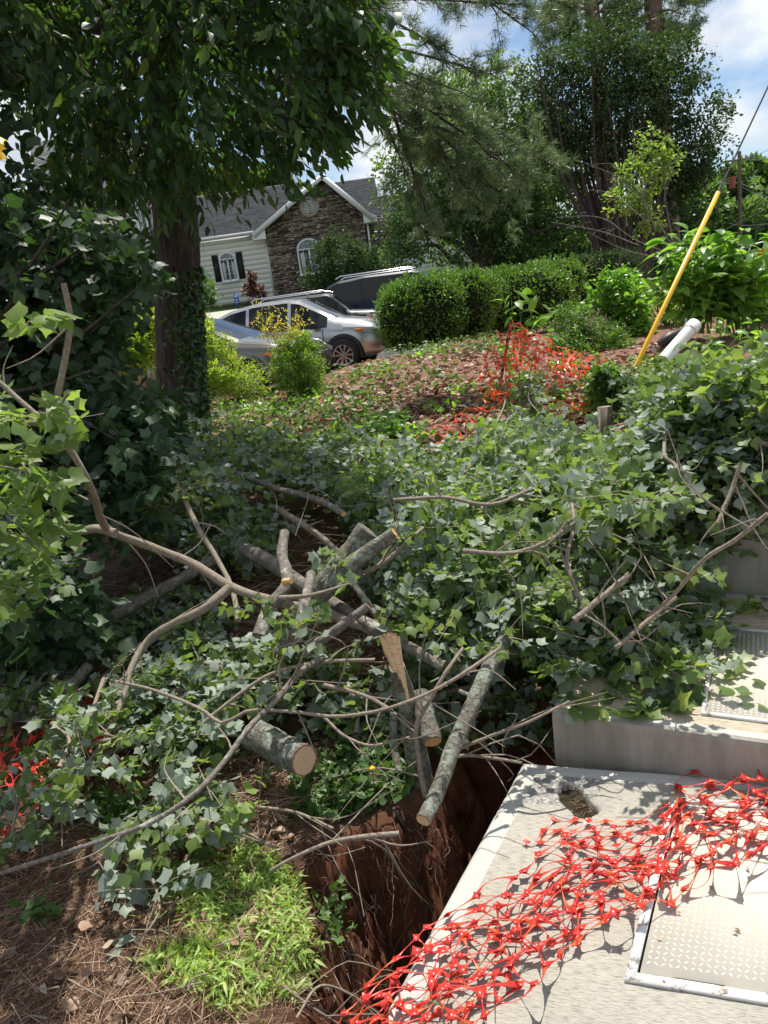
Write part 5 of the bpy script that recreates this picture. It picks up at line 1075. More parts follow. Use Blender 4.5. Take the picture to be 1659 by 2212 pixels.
b = MB(); p = G(625, 1256, .6); b.tube([p-[.02, 0, 0], p+[.012, -.03, .012]], [.016, .012], 8); kn = b.build('torn_knot', M_cutgold, bpy.data.objects['felled_limb.003'])
log('felled_limb', 'straight brown limb with a red sawn tip right of the forks', [(660, 1410, .34), (720, 1365, .42), (795, 1310, .5)], 12, 9, M_bark, (1,), M_cutrim, group=LG, n=14)
log('felled_limb', 'dark limb running right behind the red tipped limb', [(650, 1300, .4), (720, 1325, .36), (820, 1370, .3), (870, 1395, .28)], 11, 9, M_lichen, (), group=LG, n=14)
log('felled_limb', 'limb arching down beside the pale lichened fork', [(735, 1210, .4), (770, 1270, .35), (835, 1360, .22)], 8, 7, M_bark, (), group=LG, n=14)
log('felled_limb', 'stubby upright limb just left of the lichened fork', [(640, 1380, .5), (655, 1320, .55), (672, 1240, .6)], 13, 10, M_bark, (), group=LG, n=12)
# long left limb, broken upright top
_, ql = log('leafy_limb', 'long bent limb rising at left to a broken reddish tip', [(137, 612, -2.5), (152, 690, -2.5), (140, 780, -2.48), (122, 870, -2.46), (128, 935, -2.45), (160, 985, -2.45), (200, 1060, -2.5), (232, 1142, .88), (330, 1182, .74), (420, 1220, .64), (500, 1268, .55), (590, 1298, .48), (700, 1325, .40), (850, 1375, .3)], 6, 11, M_twig, (), group=LG, n=60, twigs=12)
log('leafy_limb', 'thin limb entering at the left edge to meet the broken limb', [(-30, 800, -2.6), (40, 862, -2.55), (90, 905, -2.5), (128, 935, -2.45)], 5, 6, M_twig, (), group=LG, n=14, twigs=4)
log('leafy_limb', 'level thin limb joining the broken limb above the bright leaves', [(40, 914, -2.4), (90, 918, -2.42), (130, 932, -2.45)], 4, 5, M_twig, (), group=LG, n=10)
log('leafy_limb', 'short pale side limb ending left at the big fork', [(175, 1148, .86), (210, 1142, .88), (250, 1152, .86)], 8, 10, M_twig, (), group=LG, n=8)
log('leafy_limb', 'forked limb dropping left from the long limb towards the red netting', [(497, 1270, .55), (440, 1315, .50), (370, 1350, .44), (318, 1385, .38), (285, 1440, .32), (268, 1500, .26), (230, 1590, .18), (150, 1700, .1)], 11, 3, M_twig, (), group=LG, n=40, twigs=14)
log('felled_limb', 'thick shaded limb lying low behind the green steel post', [(470, 1205, .4), (400, 1245, .34), (320, 1290, .28), (220, 1350, .2), (140, 1420, .12), (85, 1490, .06)], 12, 14, M_bark, (), group=LG, n=26, twigs=6)
log('felled_limb', 'shaded limb with lichen leaving at the left edge', [(190, 1440, .2), (140, 1495, .16), (70, 1540, .1), (-30, 1570, .05)], 11, 10, M_bark, (), group=LG, n=16)
log('felled_limb', 'small sawn stub showing a tan end in the left shade', [(80, 1485, .12), (110, 1472, .13), (120, 1470, .13)], 11, 11, M_bark, (1,), M_cutgold, group=LG, n=6)
log('felled_limb', 'grey limb lying under leaves near the bottom left netting', [(330, 1590, .04), (250, 1620, .04), (180, 1650, .03), (130, 1665, .02)], 8, 7, M_bark, (), group=LG, n=12)
# long thin arcs in front
ARC = [([(-20, 1893, .12), (80, 1862, .18), (200, 1822, .24), (320, 1780, .28), (420, 1715, .32), (480, 1650, .35), (540, 1570, .38), (590, 1520, .4), (650, 1450, .42), (700, 1420, .42)], 5, 7, 'long pale arching branch crossing the lower left foreground'),
       ([(240, 1470, .3), (330, 1490, .34), (430, 1530, .36), (480, 1562, .34), (540, 1535, .38), (640, 1538, .40), (720, 1548, .38), (820, 1535, .40), (920, 1500, .42), (1000, 1455, .46), (1080, 1400, .5)], 3.5, 4, 'long wavy branch passing in front of the splintered trunk'),
       ([(440, 1560, .3), (530, 1490, .36), (600, 1450, .40), (700, 1430, .4), (810, 1425, .38)], 4, 4, 'pale branch above the thick sawn log'),
       ([(700, 1550, .3), (745, 1590, .26), (800, 1610, .24), (850, 1600, .22), (885, 1592, .22)], 3.5, 2.5, 'short forked branch ending before the splintered trunk'),
       ([(918, 1720, .0), (905, 1640, .12), (900, 1570, .22), (930, 1510, .32), (965, 1450, .4), (1000, 1400, .44)], 6, 4, 'curved smooth branch hugging the splintered trunk'),
       ([(985, 1620, .14), (1060, 1590, .2), (1140, 1560, .26), (1230, 1515, .30)], 4, 2.5, 'thin branch reaching right to the vault corner'),
       ([(960, 1640, .12), (1010, 1632, .10), (1080, 1640, .1), (1128, 1648, .08)], 4.5, 3, 'knotty branch crossing above the dark pit'),
       ([(585, 1880, .0), (640, 1850, .03), (720, 1818, .06), (800, 1806, .07), (862, 1800, .07)], 3.5, 6, 'dead grey stick lying over the clay bank'),
       ([(365, 1700, .05), (430, 1740, .05), (520, 1790, .04), (590, 1830, .02)], 4, 3, 'dead forked stick in the dry brush below the sawn log'),
       ([(500, 1735, .07), (570, 1745, .07), (640, 1755, .06), (720, 1790, .04)], 4, 3, 'grey stick under the sawn log'),
       ([(505, 1020, .7), (580, 1050, .72), (650, 1068, .72), (700, 1085, .7), (742, 1110, .68)], 5, 7, 'curved limb with a sawn tip at the pile centre'),
       ([(600, 1100, .6), (650, 1130, .6), (700, 1165, .58), (735, 1195, .55)], 7, 6, 'lichened limb below the curved sawn limb'),
       ([(395, 985, .95), (385, 1040, .85), (400, 1080, .78), (430, 1145, .66), (465, 1200, .55), (500, 1270, .45), (515, 1340, .38)], 6, 6, 'bent grey limb standing in the dark middle left'),
       ([(385, 1058, .82), (440, 1050, .8), (520, 1040, .78)], 4, 3, 'snapped side limb in the dark middle left'),
       ([(760, 1250, .5), (830, 1215, .56), (880, 1170, .62), (915, 1140, .65)], 7, 4, 'lichened branch pointing right into the leaves'),
       ([(1437, 930, .95), (1436, 985, .88), (1460, 1012, .84), (1430, 1080, .76), (1400, 1160, .66)], 4, 6, 'pale hooked branch in the right side leaves'),
       ([(1659, 1110, .9), (1590, 1165, .82), (1520, 1210, .75), (1450, 1290, .6), (1400, 1330, .5)], 5, 4, 'thin branch over the tallest vault'),
       ([(1000, 1190, .7), (1100, 1195, .7), (1180, 1170, .72), (1240, 1130, .75)], 5, 4, 'dark branch across the right side leaves'),
       ([(1230, 1060, .8), (1240, 1130, .74), (1225, 1210, .66), (1250, 1290, .55)], 4, 5, 'upright pale branch in the right side leaves'),
       ([(850, 1080, .8), (960, 1075, .8), (1060, 1090, .78), (1140, 1060, .8)], 4, 4, 'horizontal dark branch through the middle leaves'),
       ([(1330, 1400, .4), (1400, 1340, .45), (1460, 1290, .5)], 5, 5, 'stick resting on the middle vault'),
       ([(1240, 1340, .5), (1300, 1290, .55), (1360, 1240, .6)], 7, 6, 'brown limb near the middle vault'),
       ([(1600, 1000, 1.0), (1580, 1060, .92), (1550, 1130, .84)], 5, 4, 'leaning branch by the right edge'),
       ([(1440, 860, 1.0), (1500, 900, .95), (1580, 940, .9), (1659, 960, .9)], 4, 5, 'dark branch near the right edge'),
       ([(700, 1480, .3), (780, 1500, .3), (840, 1530, .28)], 5, 4, 'sawn tipped branch left of the splintered trunk'),
       ([(420, 720+40, .3+.5), (460, 790, .75), (520, 830, .7)], 3, 3, 'twig by the trunk')]
for a, r0, r1, lab in ARC[:-1]:
    cut = (1,) if 'sawn tip' in lab else ()
    log('cut_branch', lab, a, r0, r1, M_twig if r1 < 7 else M_bark, cut, M_cutgold, 'thin cut branches in the brush pile', 'branch', k=8, n=36, rough=.09, twigs=9)

# ---------------------------------------------------------------- leafy felled branches
def felled(label, poly, z0, z1, n, size=.10, mats=M_tulip, dirb=(0, 0, 0), nl=11, hang=.25, L_=(.15, .32), nlimb=5, upj=.6, flat_=False):
    q = polysample(poly, int(n*1.5)); nz_ = vn(q[:, 0], q[:, 1]*1.5, .019, 3)+.5*vn(q[:, 0], q[:, 1]*1.5, .06, 1); q = q[(nz_ > -.35) | (rng.random(len(q)) < .3)][:n]; n = len(q); nz_ = vn(q[:, 0], q[:, 1]*1.5, .019, 3)
    zt = z0+(z1-z0)*np.clip(.45+.5*nz_+rng.uniform(-.3, .3, n), 0, 1); pos = np.zeros((n, 3))
    d = ray(q[:, 0], q[:, 1])
    # height is counted above the soil: march once per height band
    for band in np.linspace(z0, z1, 6):
        m = np.abs(zt-band) <= (z1-z0)/9.9+1e-6; 
        if m.any(): pos[m] = onground(q[m, 0], q[m, 1], band)[0]
    c = pos.mean(0); t = thing('leafy_branch', label, 'branch', (c[0], c[1], float(h(c[0], c[1]))), 'felled leafy branches of the brush pile'); lm, tm = MB(), MB()
    dr = norm(rng.normal(size=(n, 3))*[1, 1, .35]+np.array(dirb)); n_ = int(n*1.25); k_ = rng.integers(0, n, n_-n); pos = np.concatenate([pos, pos[k_]+rng.normal(size=(n_-n, 3))*[.08, .08, .02]]); n = n_; dr = norm(rng.normal(size=(n, 3))*[1, 1, .45]+np.array(dirb)+[0, 0, .22]); size *= .56; sprays(lm, tm, pos, dr, rng.uniform(*L_, n), nl, TULIP, size, droop=.25, hang=hang+.15, upj=upj, tw=.0022, flip=.66)
    lm.build('leaves', mats, t, kind='stuff'); tm.build('twigs', M_twig, t, kind='stuff')
    P_ = np.array(poly, float); b = MB()
    for k in range(nlimb):
        a, e = P_[random.randrange(len(P_))], P_[random.randrange(len(P_))]; m_ = P_.mean(0); zz = z0+(z1-z0)*.6
        w_ = onground(np.array([a[0]*.8+m_[0]*.2, (a[0]+e[0])/4+m_[0]/2, e[0]*.8+m_[0]*.2]), np.array([a[1]*.8+m_[1]*.2, (a[1]+e[1])/4+m_[1]/2, e[1]*.8+m_[1]*.2]), zz)[0]
        if np.linalg.norm(w_[0]-w_[2]) > 3.5: continue
        b.tube(smooth_path(w_, 12), np.linspace(.011, .003, 12), 6, cap=False)
    if b.V: b.build('limbs', M_twig, t, smooth=True, kind='stuff')
felled('leafy branches at the back of the pile below the mulch bank', [(470, 960), (560, 940), (700, 930), (820, 950), (900, 980), (900, 1100), (760, 1080), (650, 1040), (480, 1040)], 0.12, 0.6, 560, .10)
felled('leafy branches filling the centre of the pile right of the curved sawn limb', [(760, 1070), (900, 960), (1050, 960), (1120, 1000), (1140, 1150), (1090, 1290), (900, 1270), (860, 1150)], 0.12, 0.7, 700, .10)
felled('leafy branches in front of the wooden post', [(1000, 960), (1150, 925), (1270, 935), (1290, 970), (1400, 960), (1420, 1100), (1150, 1130)], 0.12, 0.72, 760, .10)
felled('dark leafy spray hanging under the orange netting', [(1080, 780), (1160, 800), (1180, 900), (1130, 960), (1060, 930), (1070, 850)], 0.25, 0.6, 45, .11)
felled('leafy branches sloping down towards the middle vault', [(1120, 1110), (1400, 1070), (1480, 1080), (1450, 1200), (1400, 1250), (1340, 1290), (1150, 1320)], 0.03, 0.4, 600, .10)
felled('greenest leafy branches below the white pipe', [(1360, 800), (1480, 790), (1560, 790), (1700, 760), (1700, 900), (1500, 900), (1380, 900)], 0.25, 0.6, 520, .105)
felled('leafy branches heaped against the right edge', [(1400, 880), (1700, 880), (1700, 1030), (1560, 1050), (1480, 1080), (1400, 1010)], 0.12, 0.62, 800, .105)
felled('leafy sprig reaching over the tallest vault', [(1500, 1100), (1560, 1105), (1659, 1100), (1720, 1120), (1640, 1150), (1560, 1170), (1510, 1170)], 0.02, 0.12, 46, .095)
felled('leafy branches draped across the middle vault beside its hatch', [(1170, 1320), (1340, 1290), (1420, 1280), (1530, 1300), (1530, 1340), (1500, 1390), (1490, 1440), (1400, 1455), (1300, 1435), (1200, 1440), (1150, 1430), (1090, 1400)], 0, 0.12, 420, .085, L_=(.08, .15))
felled('bright leafy branch above the long slanting log', [(890, 1300), (1000, 1310), (1050, 1270), (1130, 1290), (1170, 1350), (1140, 1420), (1020, 1400), (950, 1390), (900, 1350)], 0.34, 0.5, 120, .085, M_tulip, L_=(.12, .22), nlimb=2)
felled('leaves deep behind the long slanting log above the pit', [(1060, 1480), (1150, 1480), (1180, 1540), (1150, 1600), (1100, 1560), (1050, 1540)], -0.25, 0.1, 120, .08, L_=(.1, .2), nlimb=2)
felled('pale leafy branches left of the thick sawn log', [(430, 1420), (560, 1390), (650, 1380), (690, 1410), (700, 1470), (640, 1500), (530, 1520), (470, 1580), (380, 1620), (320, 1560), (260, 1500), (280, 1440)], 0.08, 0.3, 190, .088, L_=(.12, .24))
felled('leaves between the sawn log and the splintered trunk', [(700, 1430), (820, 1450), (860, 1540), (850, 1620), (770, 1600), (700, 1560), (640, 1520)], 0.02, 0.15, 60, .085, L_=(.1, .2))
felled('pale leafy bunch hanging over the grass patch', [(370, 1620), (470, 1610), (500, 1700), (480, 1790), (420, 1830), (300, 1800), (250, 1850), (230, 1790), (330, 1720)], 0.1, 0.28, 48, .088, hang=.7, L_=(.1, .2), nlimb=2)
felled('leafy branches over the red netting at left', [(90, 1560), (230, 1440), (290, 1480), (280, 1600), (200, 1700), (110, 1680)], 0.15, 0.35, 42, .085, L_=(.12, .24))
felled('leafy sprig hanging at the lower left edge', [(-20, 1640), (60, 1640), (110, 1700), (70, 1790), (20, 1830), (-20, 1800)], 0.12, 0.35, 16, .088, hang=.6, L_=(.1, .2), nlimb=1)
felled('shaded leafy branches left of the green post foot', [(-30, 1380), (120, 1400), (170, 1480), (90, 1560), (-30, 1560)], 0.1, 0.3, 50, .09, L_=(.12, .24))
felled('shaded leafy branches right of the big trunk base', [(340, 860), (420, 850), (500, 900), (520, 1000), (500, 1090), (400, 1110), (300, 1100), (280, 1000)], 0.2, 0.85, 340, .10)
felled('dark leafy branches in the middle left shade', [(250, 1080), (500, 1090), (600, 1150), (560, 1200), (430, 1190), (300, 1160)], 0.08, 0.42, 260, .09)
felled('shaded leaves around the green steel post', [(200, 1280), (330, 1290), (430, 1260), (500, 1320), (430, 1400), (300, 1420), (220, 1420)], 0.05, 0.22, 130, .085, L_=(.1, .2))
felled('leafy spray lying across the lichened fork', [(590, 1290), (640, 1240), (760, 1210), (780, 1250), (690, 1290), (670, 1370), (600, 1400), (570, 1350)], 0.66, 0.78, 9, .085, L_=(.08, .16), nlimb=1)
felled('leaves behind the splintered trunk below the bright branch', [(860, 1420), (1000, 1430), (1050, 1480), (980, 1560), (900, 1540), (820, 1480)], 0.05, 0.2, 40, .085, L_=(.1, .2), nlimb=2)
felled('leaves low in the shade right of the red tipped limb', [(740, 1180), (900, 1180), (920, 1280), (880, 1370), (800, 1300), (740, 1270)], 0.1, 0.3, 50, .09, L_=(.1, .2), nlimb=1)
# sunlit spray at the left edge, hung on the long bent limb
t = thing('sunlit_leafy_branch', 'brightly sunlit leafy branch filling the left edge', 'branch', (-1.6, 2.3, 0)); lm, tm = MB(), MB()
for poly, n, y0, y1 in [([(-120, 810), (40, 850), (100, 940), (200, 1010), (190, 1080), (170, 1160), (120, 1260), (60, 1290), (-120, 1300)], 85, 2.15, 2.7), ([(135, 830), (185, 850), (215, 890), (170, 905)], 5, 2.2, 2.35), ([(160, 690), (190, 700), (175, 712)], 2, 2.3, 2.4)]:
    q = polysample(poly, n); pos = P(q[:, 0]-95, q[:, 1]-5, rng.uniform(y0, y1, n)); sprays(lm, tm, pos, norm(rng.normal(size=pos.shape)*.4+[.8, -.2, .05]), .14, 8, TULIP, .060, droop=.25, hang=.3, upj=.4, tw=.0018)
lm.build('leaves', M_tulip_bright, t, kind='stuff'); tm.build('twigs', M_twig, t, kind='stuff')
b = MB(); 
for a in [[(-60, 1000, 2.5), (60, 1020, 2.45), (190, 1080, 2.35)], [(-60, 1180, 2.5), (20, 1150, 2.4), (120, 1200, 2.3)], [(-60, 880, 2.5), (60, 900, 2.4), (140, 940, 2.3)], [(122, 930, 2.3), (135, 870, 2.28), (150, 850, 2.25)]]: b.tube(smooth_path([P(*x) for x in a], 8), .004, 5)
b.build('limbs', M_twig, t, smooth=True)
# green steel post at left
t = thing('steel_fence_post', 'dark green steel fence post leaning in the left shade', 'post', G(190, 1415, .05)); a, c = G(190, 1415, .05), P(148, 1238, G(190, 1415, .05)[1]); dd = norm(c-a); b = MB(); b.tube([a-dd*.2, c], .0135, 4, cap=True); b.box((a+c)/2+[0, -.014, 0], (.008, .02, np.linalg.norm(c-a))); b.build('post', M_steelg, t)

# ================================================================ NETTING
def net(mb, fn, nu, nv, star=.40, wid=.011, minw=.0022, drop=0.0, lift=.004):
    """stretched mesh fence: fn(U,V)->points; strands swell into four-pointed stars at the knots"""
    U, W = np.meshgrid(np.arange(nu+1), np.arange(nv+1), indexing='ij'); Pn = fn(U/nu, W/nv)
    keep = rng.random(U.shape) > drop
    def strand(A, B, NA, NB):
        n = len(A); ts = np.array([0, .14, .3, .5, .7, .86, 1]); ww = np.array([1, .36, .08, 0, .08, .36, 1]); ww = minw+(wid-minw)*ww
        d = B-A; Ld = np.linalg.norm(d, axis=1, keepdims=True); sg = rng.normal(size=(n, 3))*Ld*.10
        N = norm(NA+NB+rng.normal(size=(n, 3))*.25); s = norm(np.cross(d, N))
        V = []
        for t_, w_ in zip(ts, ww): c = A+d*t_+sg*4*t_*(1-t_)+N*lift*0; V += [c-s*w_/2, c+s*w_/2]
        V = np.stack(V, 1); F = np.array([(2*i, 2*i+1, 2*i+3, 2*i+2) for i in range(len(ts)-1)])
        mb.add(V.reshape(-1, 3), (F[None]+(np.arange(n)*len(ts)*2)[:, None, None]).reshape(-1, 4), 0, np.repeat(rng.random(n), len(ts)*2))
    du = np.gradient(Pn, axis=0); dv = np.gradient(Pn, axis=1) if nv > 0 else np.broadcast_to([0, 0, 1.], Pn.shape); N = norm(np.cross(du, dv)); N = np.where(N[..., 2:3] < 0, -N, N)
    m = keep[:-1] & keep[1:]; strand(Pn[:-1][m], Pn[1:][m], N[:-1][m], N[1:][m])
    m = keep[:, :-1] & keep[:, 1:]; strand(Pn[:, :-1][m], Pn[:, 1:][m], N[:, :-1][m], N[:, 1:][m])
    # knots: small eight-sided star plates
    A = Pn[keep]; NN = norm(N[keep]+rng.normal(size=(keep.sum(), 3))*.35); X = norm(du[keep]); sc = wid*rng.uniform(.5, .9, len(A))
    a = np.arange(8)/8*2*math.pi; rr = np.where(np.arange(8) % 2 == 0, 1.0, .6)
    T = (np.vstack([[0, 0, .0]]+[[r*math.sin(q), r*math.cos(q), 0] for q, r in zip(a, rr)]), np.array([(0, 1+i, 1+(i+1) % 8) for i in range(8)]))
    inst(mb, T, A+NN*.0012, X, NN, sc, 0, rng.random(len(A))*.5)
def pl_(pts, t):
    pts = np.array(pts, float); L_ = np.r_[0, np.cumsum(np.linalg.norm(np.diff(pts, axis=0), axis=1))]; L_ /= L_[-1]; return np.stack([np.interp(t, L_, pts[:, 0]), np.interp(t, L_, pts[:, 1])], -1)
UP = [(560, 2330), (700, 2200), (900, 2010), (1040, 1930), (1150, 1885), (1215, 1800), (1390, 1785), (1465, 1675), (1560, 1662), (1760, 1640)]
LO = [(900, 2420), (1010, 2220), (1190, 2080), (1290, 1990), (1420, 1960), (1500, 1900), (1580, 1870), (1660, 1820), (1760, 1790)]
nt_ = thing('safety_netting', 'bunched red orange safety netting lying across the front concrete vault', 'netting', G(1200, 1950, 0)); mb = MB()
def strip_fn(a, bq, ph, hz, sk):
    def f(U, W):
        V = a+(bq-a)*W; T = np.clip(U+sk*(W-.5)+.012*np.sin(W*17+ph), 0, 1); p = pl_(UP, T)*(1-V[..., None])+pl_(LO, T)*V[..., None]
        p[..., 0] += 14*np.sin(U*40+W*9+ph)+rng.normal(size=U.shape)*7; p[..., 1] += 9*np.sin(U*31+W*13+ph*2)+rng.normal(size=U.shape)*5
        z = .012+hz*(.5+.5*np.sin(U*26+ph*3+W*5))*np.abs(np.sin(W*6.3+ph))+rng.uniform(0, .012, U.shape); q = G(p[..., 0].ravel(), p[..., 1].ravel(), z.ravel())
        s = st_of(q[:, :2]); over = np.clip(-s[:, 1], 0, 1); return (q-np.array([0, 0, 1])*over[:, None]*.45).reshape(*U.shape, 3)
    return f
net(mb, strip_fn(.0, .8, .3, .035, .12), 25, 5, wid=.020, minw=.0015)
net(mb, strip_fn(.2, 1.0, 1.9, .07, -.08), 21, 4, wid=.022, minw=.0015)
net(mb, strip_fn(.1, .9, 3.1, .05, .2), 13, 2, wid=.020, minw=.0015, drop=.12)
o = mb.build('mesh', M_net, nt_, kind='stuff'); so_ = o.modifiers.new('solid', 'SOLIDIFY'); so_.thickness = .0012
# flat edge rows near the hole
mb = MB(); net(mb, lambda U, W: G((np.array(1195+W*-60+U*200)+8*np.sin(U*9+W*3)).ravel(), (1768+W*50+U*(8)).ravel(), np.full(U.size, .012)+.006*np.sin(U.ravel()*20)).reshape(*U.shape, 3), 5, 2, wid=.019, minw=.0015); mb.build('loose_edge', M_net, nt_, kind='stuff')
# left netting under the branches
t = thing('safety_netting', 'dull red netting on the pine straw under the left branches', 'netting', G(120, 1650, 0)); mb = MB()
def gnd(poly4, off, amp):
    a, b_, c, d_ = [np.array(x, float) for x in poly4]
    def f(U, W):
        U3, W3 = U[..., None], W[..., None]; p = (a*(1-U3)+b_*U3)*(1-W3)+(d_*(1-U3)+c*U3)*W3; p = p+rng.normal(size=p.shape)*6
        q, _ = onground(p[..., 0].ravel(), p[..., 1].ravel(), off); q = q.reshape(*U.shape, 3); q[..., 2] += rng.uniform(0, amp, U.shape); return q
    return f
net(mb, gnd([(-60, 1690), (380, 1370), (430, 1450), (-20, 1840)], .07, .06), 14, 5, wid=.030, minw=.003); net(mb, gnd([(-60, 1600), (260, 1480), (300, 1620), (0, 1760)], .09, .06), 8, 5, wid=.030, minw=.003); mb.build('mesh', M_net, t, kind='stuff')
# raised netting around the far post
t = thing('safety_netting', 'bright orange netting tented over a black stake in the weeds', 'netting', P(1105, 850, 8)); mb = MB()
py = 7.6; top = (1103, 692)
def tent(edge_top, edge_bot, y0, y1, sag=0.0):
    def f(U, W):
        a = pl_(edge_top, U); b_ = pl_(edge_bot, U); p = a*(1-W[..., None])+b_*W[..., None]+rng.normal(size=U.shape+(2,))*2.0; p[..., 0] += 7*np.sin(W*7+U*20)
        return P(p[..., 0].ravel(), p[..., 1].ravel(), (y0+(y1-y0)*U-.5*W+.12*np.sin(U*14)).ravel()).reshape(*U.shape, 3)
    return f
net(mb, tent([(1103, 692), (1180, 735), (1245, 762), (1303, 777)], [(1140, 790), (1180, 800), (1230, 810), (1270, 820)], 7.6, 8.2), 16, 4, wid=.036, minw=.007)
net(mb, tent([(1045, 770), (1075, 735), (1100, 700), (1125, 705)], [(1045, 860), (1075, 865), (1100, 850), (1115, 850)], 7.4, 7.6), 7, 8, wid=.032, minw=.007)
net(mb, tent([(1180, 745), (1250, 790)], [(1190, 880), (1275, 885)], 7.7, 8.0), 5, 8, wid=.032, minw=.006, drop=.15)
net(mb, tent([(1100, 720), (1140, 730)], [(1115, 800), (1150, 800)], 7.4, 7.4), 3, 6, wid=.036, minw=.007)
net(mb, tent([(1040, 860), (1090, 850)], [(880, 960), (980, 980)], 7.2, 6.6), 5, 8, wid=.025, minw=.006, drop=.1)
mb.build('mesh', M_net2, t, kind='stuff')
t = thing('stake', 'black steel stake holding up the orange netting', 'stake', P(1085, 850, py)); b = MB(); b.tube([P(1076, 860, py+.02), P(1104, 690, py)], .016, 4); b.build('stake', M_black, t)

# ================================================================ FOREGROUND GROUND COVER
def onbank(q, off=0): p, dn = onground(q[:, 0], q[:, 1], off); return p[dn]
b = MB(); FG = [(-120, 1500), (340, 1500), (480, 1650), (620, 1700), (700, 1740), (690, 1800), (560, 1900), (660, 2000), (640, 2200), (560, 2400), (-250, 2400)]
p = onbank(polysample(FG, 20000)); p[:, 2] += rng.uniform(.002, .02, len(p)); d = rdir(len(p))*[1, 1, .1]; strips(b, p-d*.07, p+d*rng.uniform(.03, .09, (len(p), 1))+[0, 0, .004], .0019)
p = onbank(polysample([(380, 1640), (640, 1650), (850, 1700), (700, 1760), (500, 1800), (330, 1720)], 2600)); p[:, 2] += rng.uniform(.005, .07, len(p)); d = rdir(len(p))*[1, .8, .25]; strips(b, p-d*.09, p+d*.09, .003)
p = onbank(polysample([(150, 1050), (560, 1050), (900, 1300), (900, 1500), (100, 1500)], 4000)); p[:, 2] += rng.uniform(.005, .12, len(p)); d = rdir(len(p))*[1, 1, .25]; strips(b, p-d*.1, p+d*.1, .004)
tag(b.build('pine_straw', M_straw), 'brown pine straw covering the bank in the lower left', 'pine straw', kind='stuff')
b = MB(); Q = np.concatenate([polysample([(-100, 1800), (480, 1800), (420, 2060), (460, 2250), (350, 2400), (-200, 2400)], 260), polysample([(330, 1950), (560, 1990), (480, 2120), (250, 2150), (180, 2000)], 60), polysample([(500, 1750), (700, 1740), (680, 1800), (560, 1840)], 60), polysample([(150, 1150), (520, 1150), (860, 1350), (300, 1450), (100, 1450)], 500)])
p = onbank(Q); p[:, 2] += rng.uniform(.008, .03, len(p)); leaves(b, [ovate(.3, .5, .4, 5), ovate(.35, -.4, .6, 5), lobed(.3, .3)], p, rdir(len(p))*[1, 1, .2], rdir(len(p), (0, 0, 1.5)), rng.uniform(.018, .05, len(p))); tag(b.build('dead_leaves', M_oak), 'curled dry brown leaves lying on the pine straw', 'dead leaves', kind='stuff')
b = MB(); 
for k in range(150):
    p = onbank(polysample([(330, 1640), (700, 1640), (860, 1720), (640, 1780), (420, 1790)] if k < 85 else FG, 1)); 
    if not len(p): continue
    p = p[0]+[0, 0, random.uniform(.01, .06)]; d = rdir(1)[0]*[1, .7, .2]; L_ = random.uniform(.08, .26); b.tube(smooth_path([p-d*L_/2, p+rng.normal(size=3)*.015, p+d*L_/2+[0, 0, .01]], 6), np.linspace(.003, .0012, 6), 5, cap=False)
tag(b.build('dry_twigs', M_twig, smooth=True), 'loose dry twigs strewn below the thick sawn log', 'twigs', kind='stuff')
# clods, pebbles
b = MB(); p = onbank(polysample([(500, 1760), (900, 1740), (960, 1900), (760, 2200), (560, 2300), (400, 2200)], 900)); Tm = hull((0, 0, 0), (1, .8, .6), 6, 2, .25)
for x in p: r = random.uniform(.003, .012); V = Tm[0]*r*(1+.2*rng.normal(size=(len(Tm[0]), 1)).clip(-1, 1)); b.add(V+x, Tm[1])
tag(b.build('clay_clods', flat('red_clay_clod', (.20, .075, .035), .95, var=.4, sc=90)), 'crumbled red clay clods and pebbles on the cut bank', 'clods', kind='stuff')
# roots hanging out of the cut face
b = MB(); rt = thing('exposed_roots', 'fine pale roots hanging from the red clay cut face', 'roots', G(800, 1950, -.5), kind='stuff')
for k in range(230):
    u, v = random.uniform(600, 960), random.uniform(1760, 2200)
    if u-600 > 380-(v-1760)*.25: continue
    p = onbank(np.array([[u, v]]), .004)
    if not len(p): continue
    a = p[0]; L_ = random.uniform(.05, .22); pts = [a]; d = norm(np.array([random.uniform(-.5, .5), random.uniform(-.6, -.1), -1.0+random.random()*.8]))
    for i in range(7): d = norm(d+rng.normal(size=3)*.35+[0, 0, -.12]); pts.append(pts[-1]+d*L_/7)
    pts = np.array(pts); hz = h(pts[:, 0], pts[:, 1]); pts[:, 2] = np.maximum(pts[:, 2], hz+.004); r = random.choice([.0007, .0009, .0012, .002]); V, F = tube(pts, np.linspace(r, r*.5, 8), 4); b.add(V, F, 0, random.random())
b.build('roots', M_root, rt, smooth=True)
# grass / weeds
b = MB(); GP = [(350, 1890), (430, 1850), (560, 1825), (640, 1900), (655, 1990), (690, 2080), (650, 2150), (560, 2160), (520, 2200), (440, 2150), (340, 2120), (300, 2085), (420, 2040), (410, 1960), (340, 1960)]
gq = polysample(GP, 2500); gq = gq[(vn(gq[:, 0], gq[:, 1], .035) > -.45) | (rng.random(len(gq)) < .25)]; gq = np.concatenate([gq, gq[rng.integers(0, len(gq), 260)]+rng.normal(size=(260, 2))*28]); p = onbank(gq); n = len(p)
hgt = rng.uniform(.008, .04, n)*(1.1+.6*vn(p[:, 0], p[:, 1], 9)); dr = norm(rng.normal(size=(n, 3))*[.6, .6, .2]+[0, 0, .7]); 
e = p+dr*hgt[:, None]; strips(b, p, e, .002)
for _ in range(4): fct = rng.uniform(.3, 1, (n, 1)); x = norm(rng.normal(size=(n, 3))*[1, 1, .3]+[0, 0, .35]); leaves(b, [ovate(.09, .3, .5, 4), ovate(.12, .2, .7, 4)], p+dr*hgt[:, None]*fct, x, norm(rng.normal(size=(n, 3))*.5+[0, 0, 1]), rng.uniform(.014, .040, n))
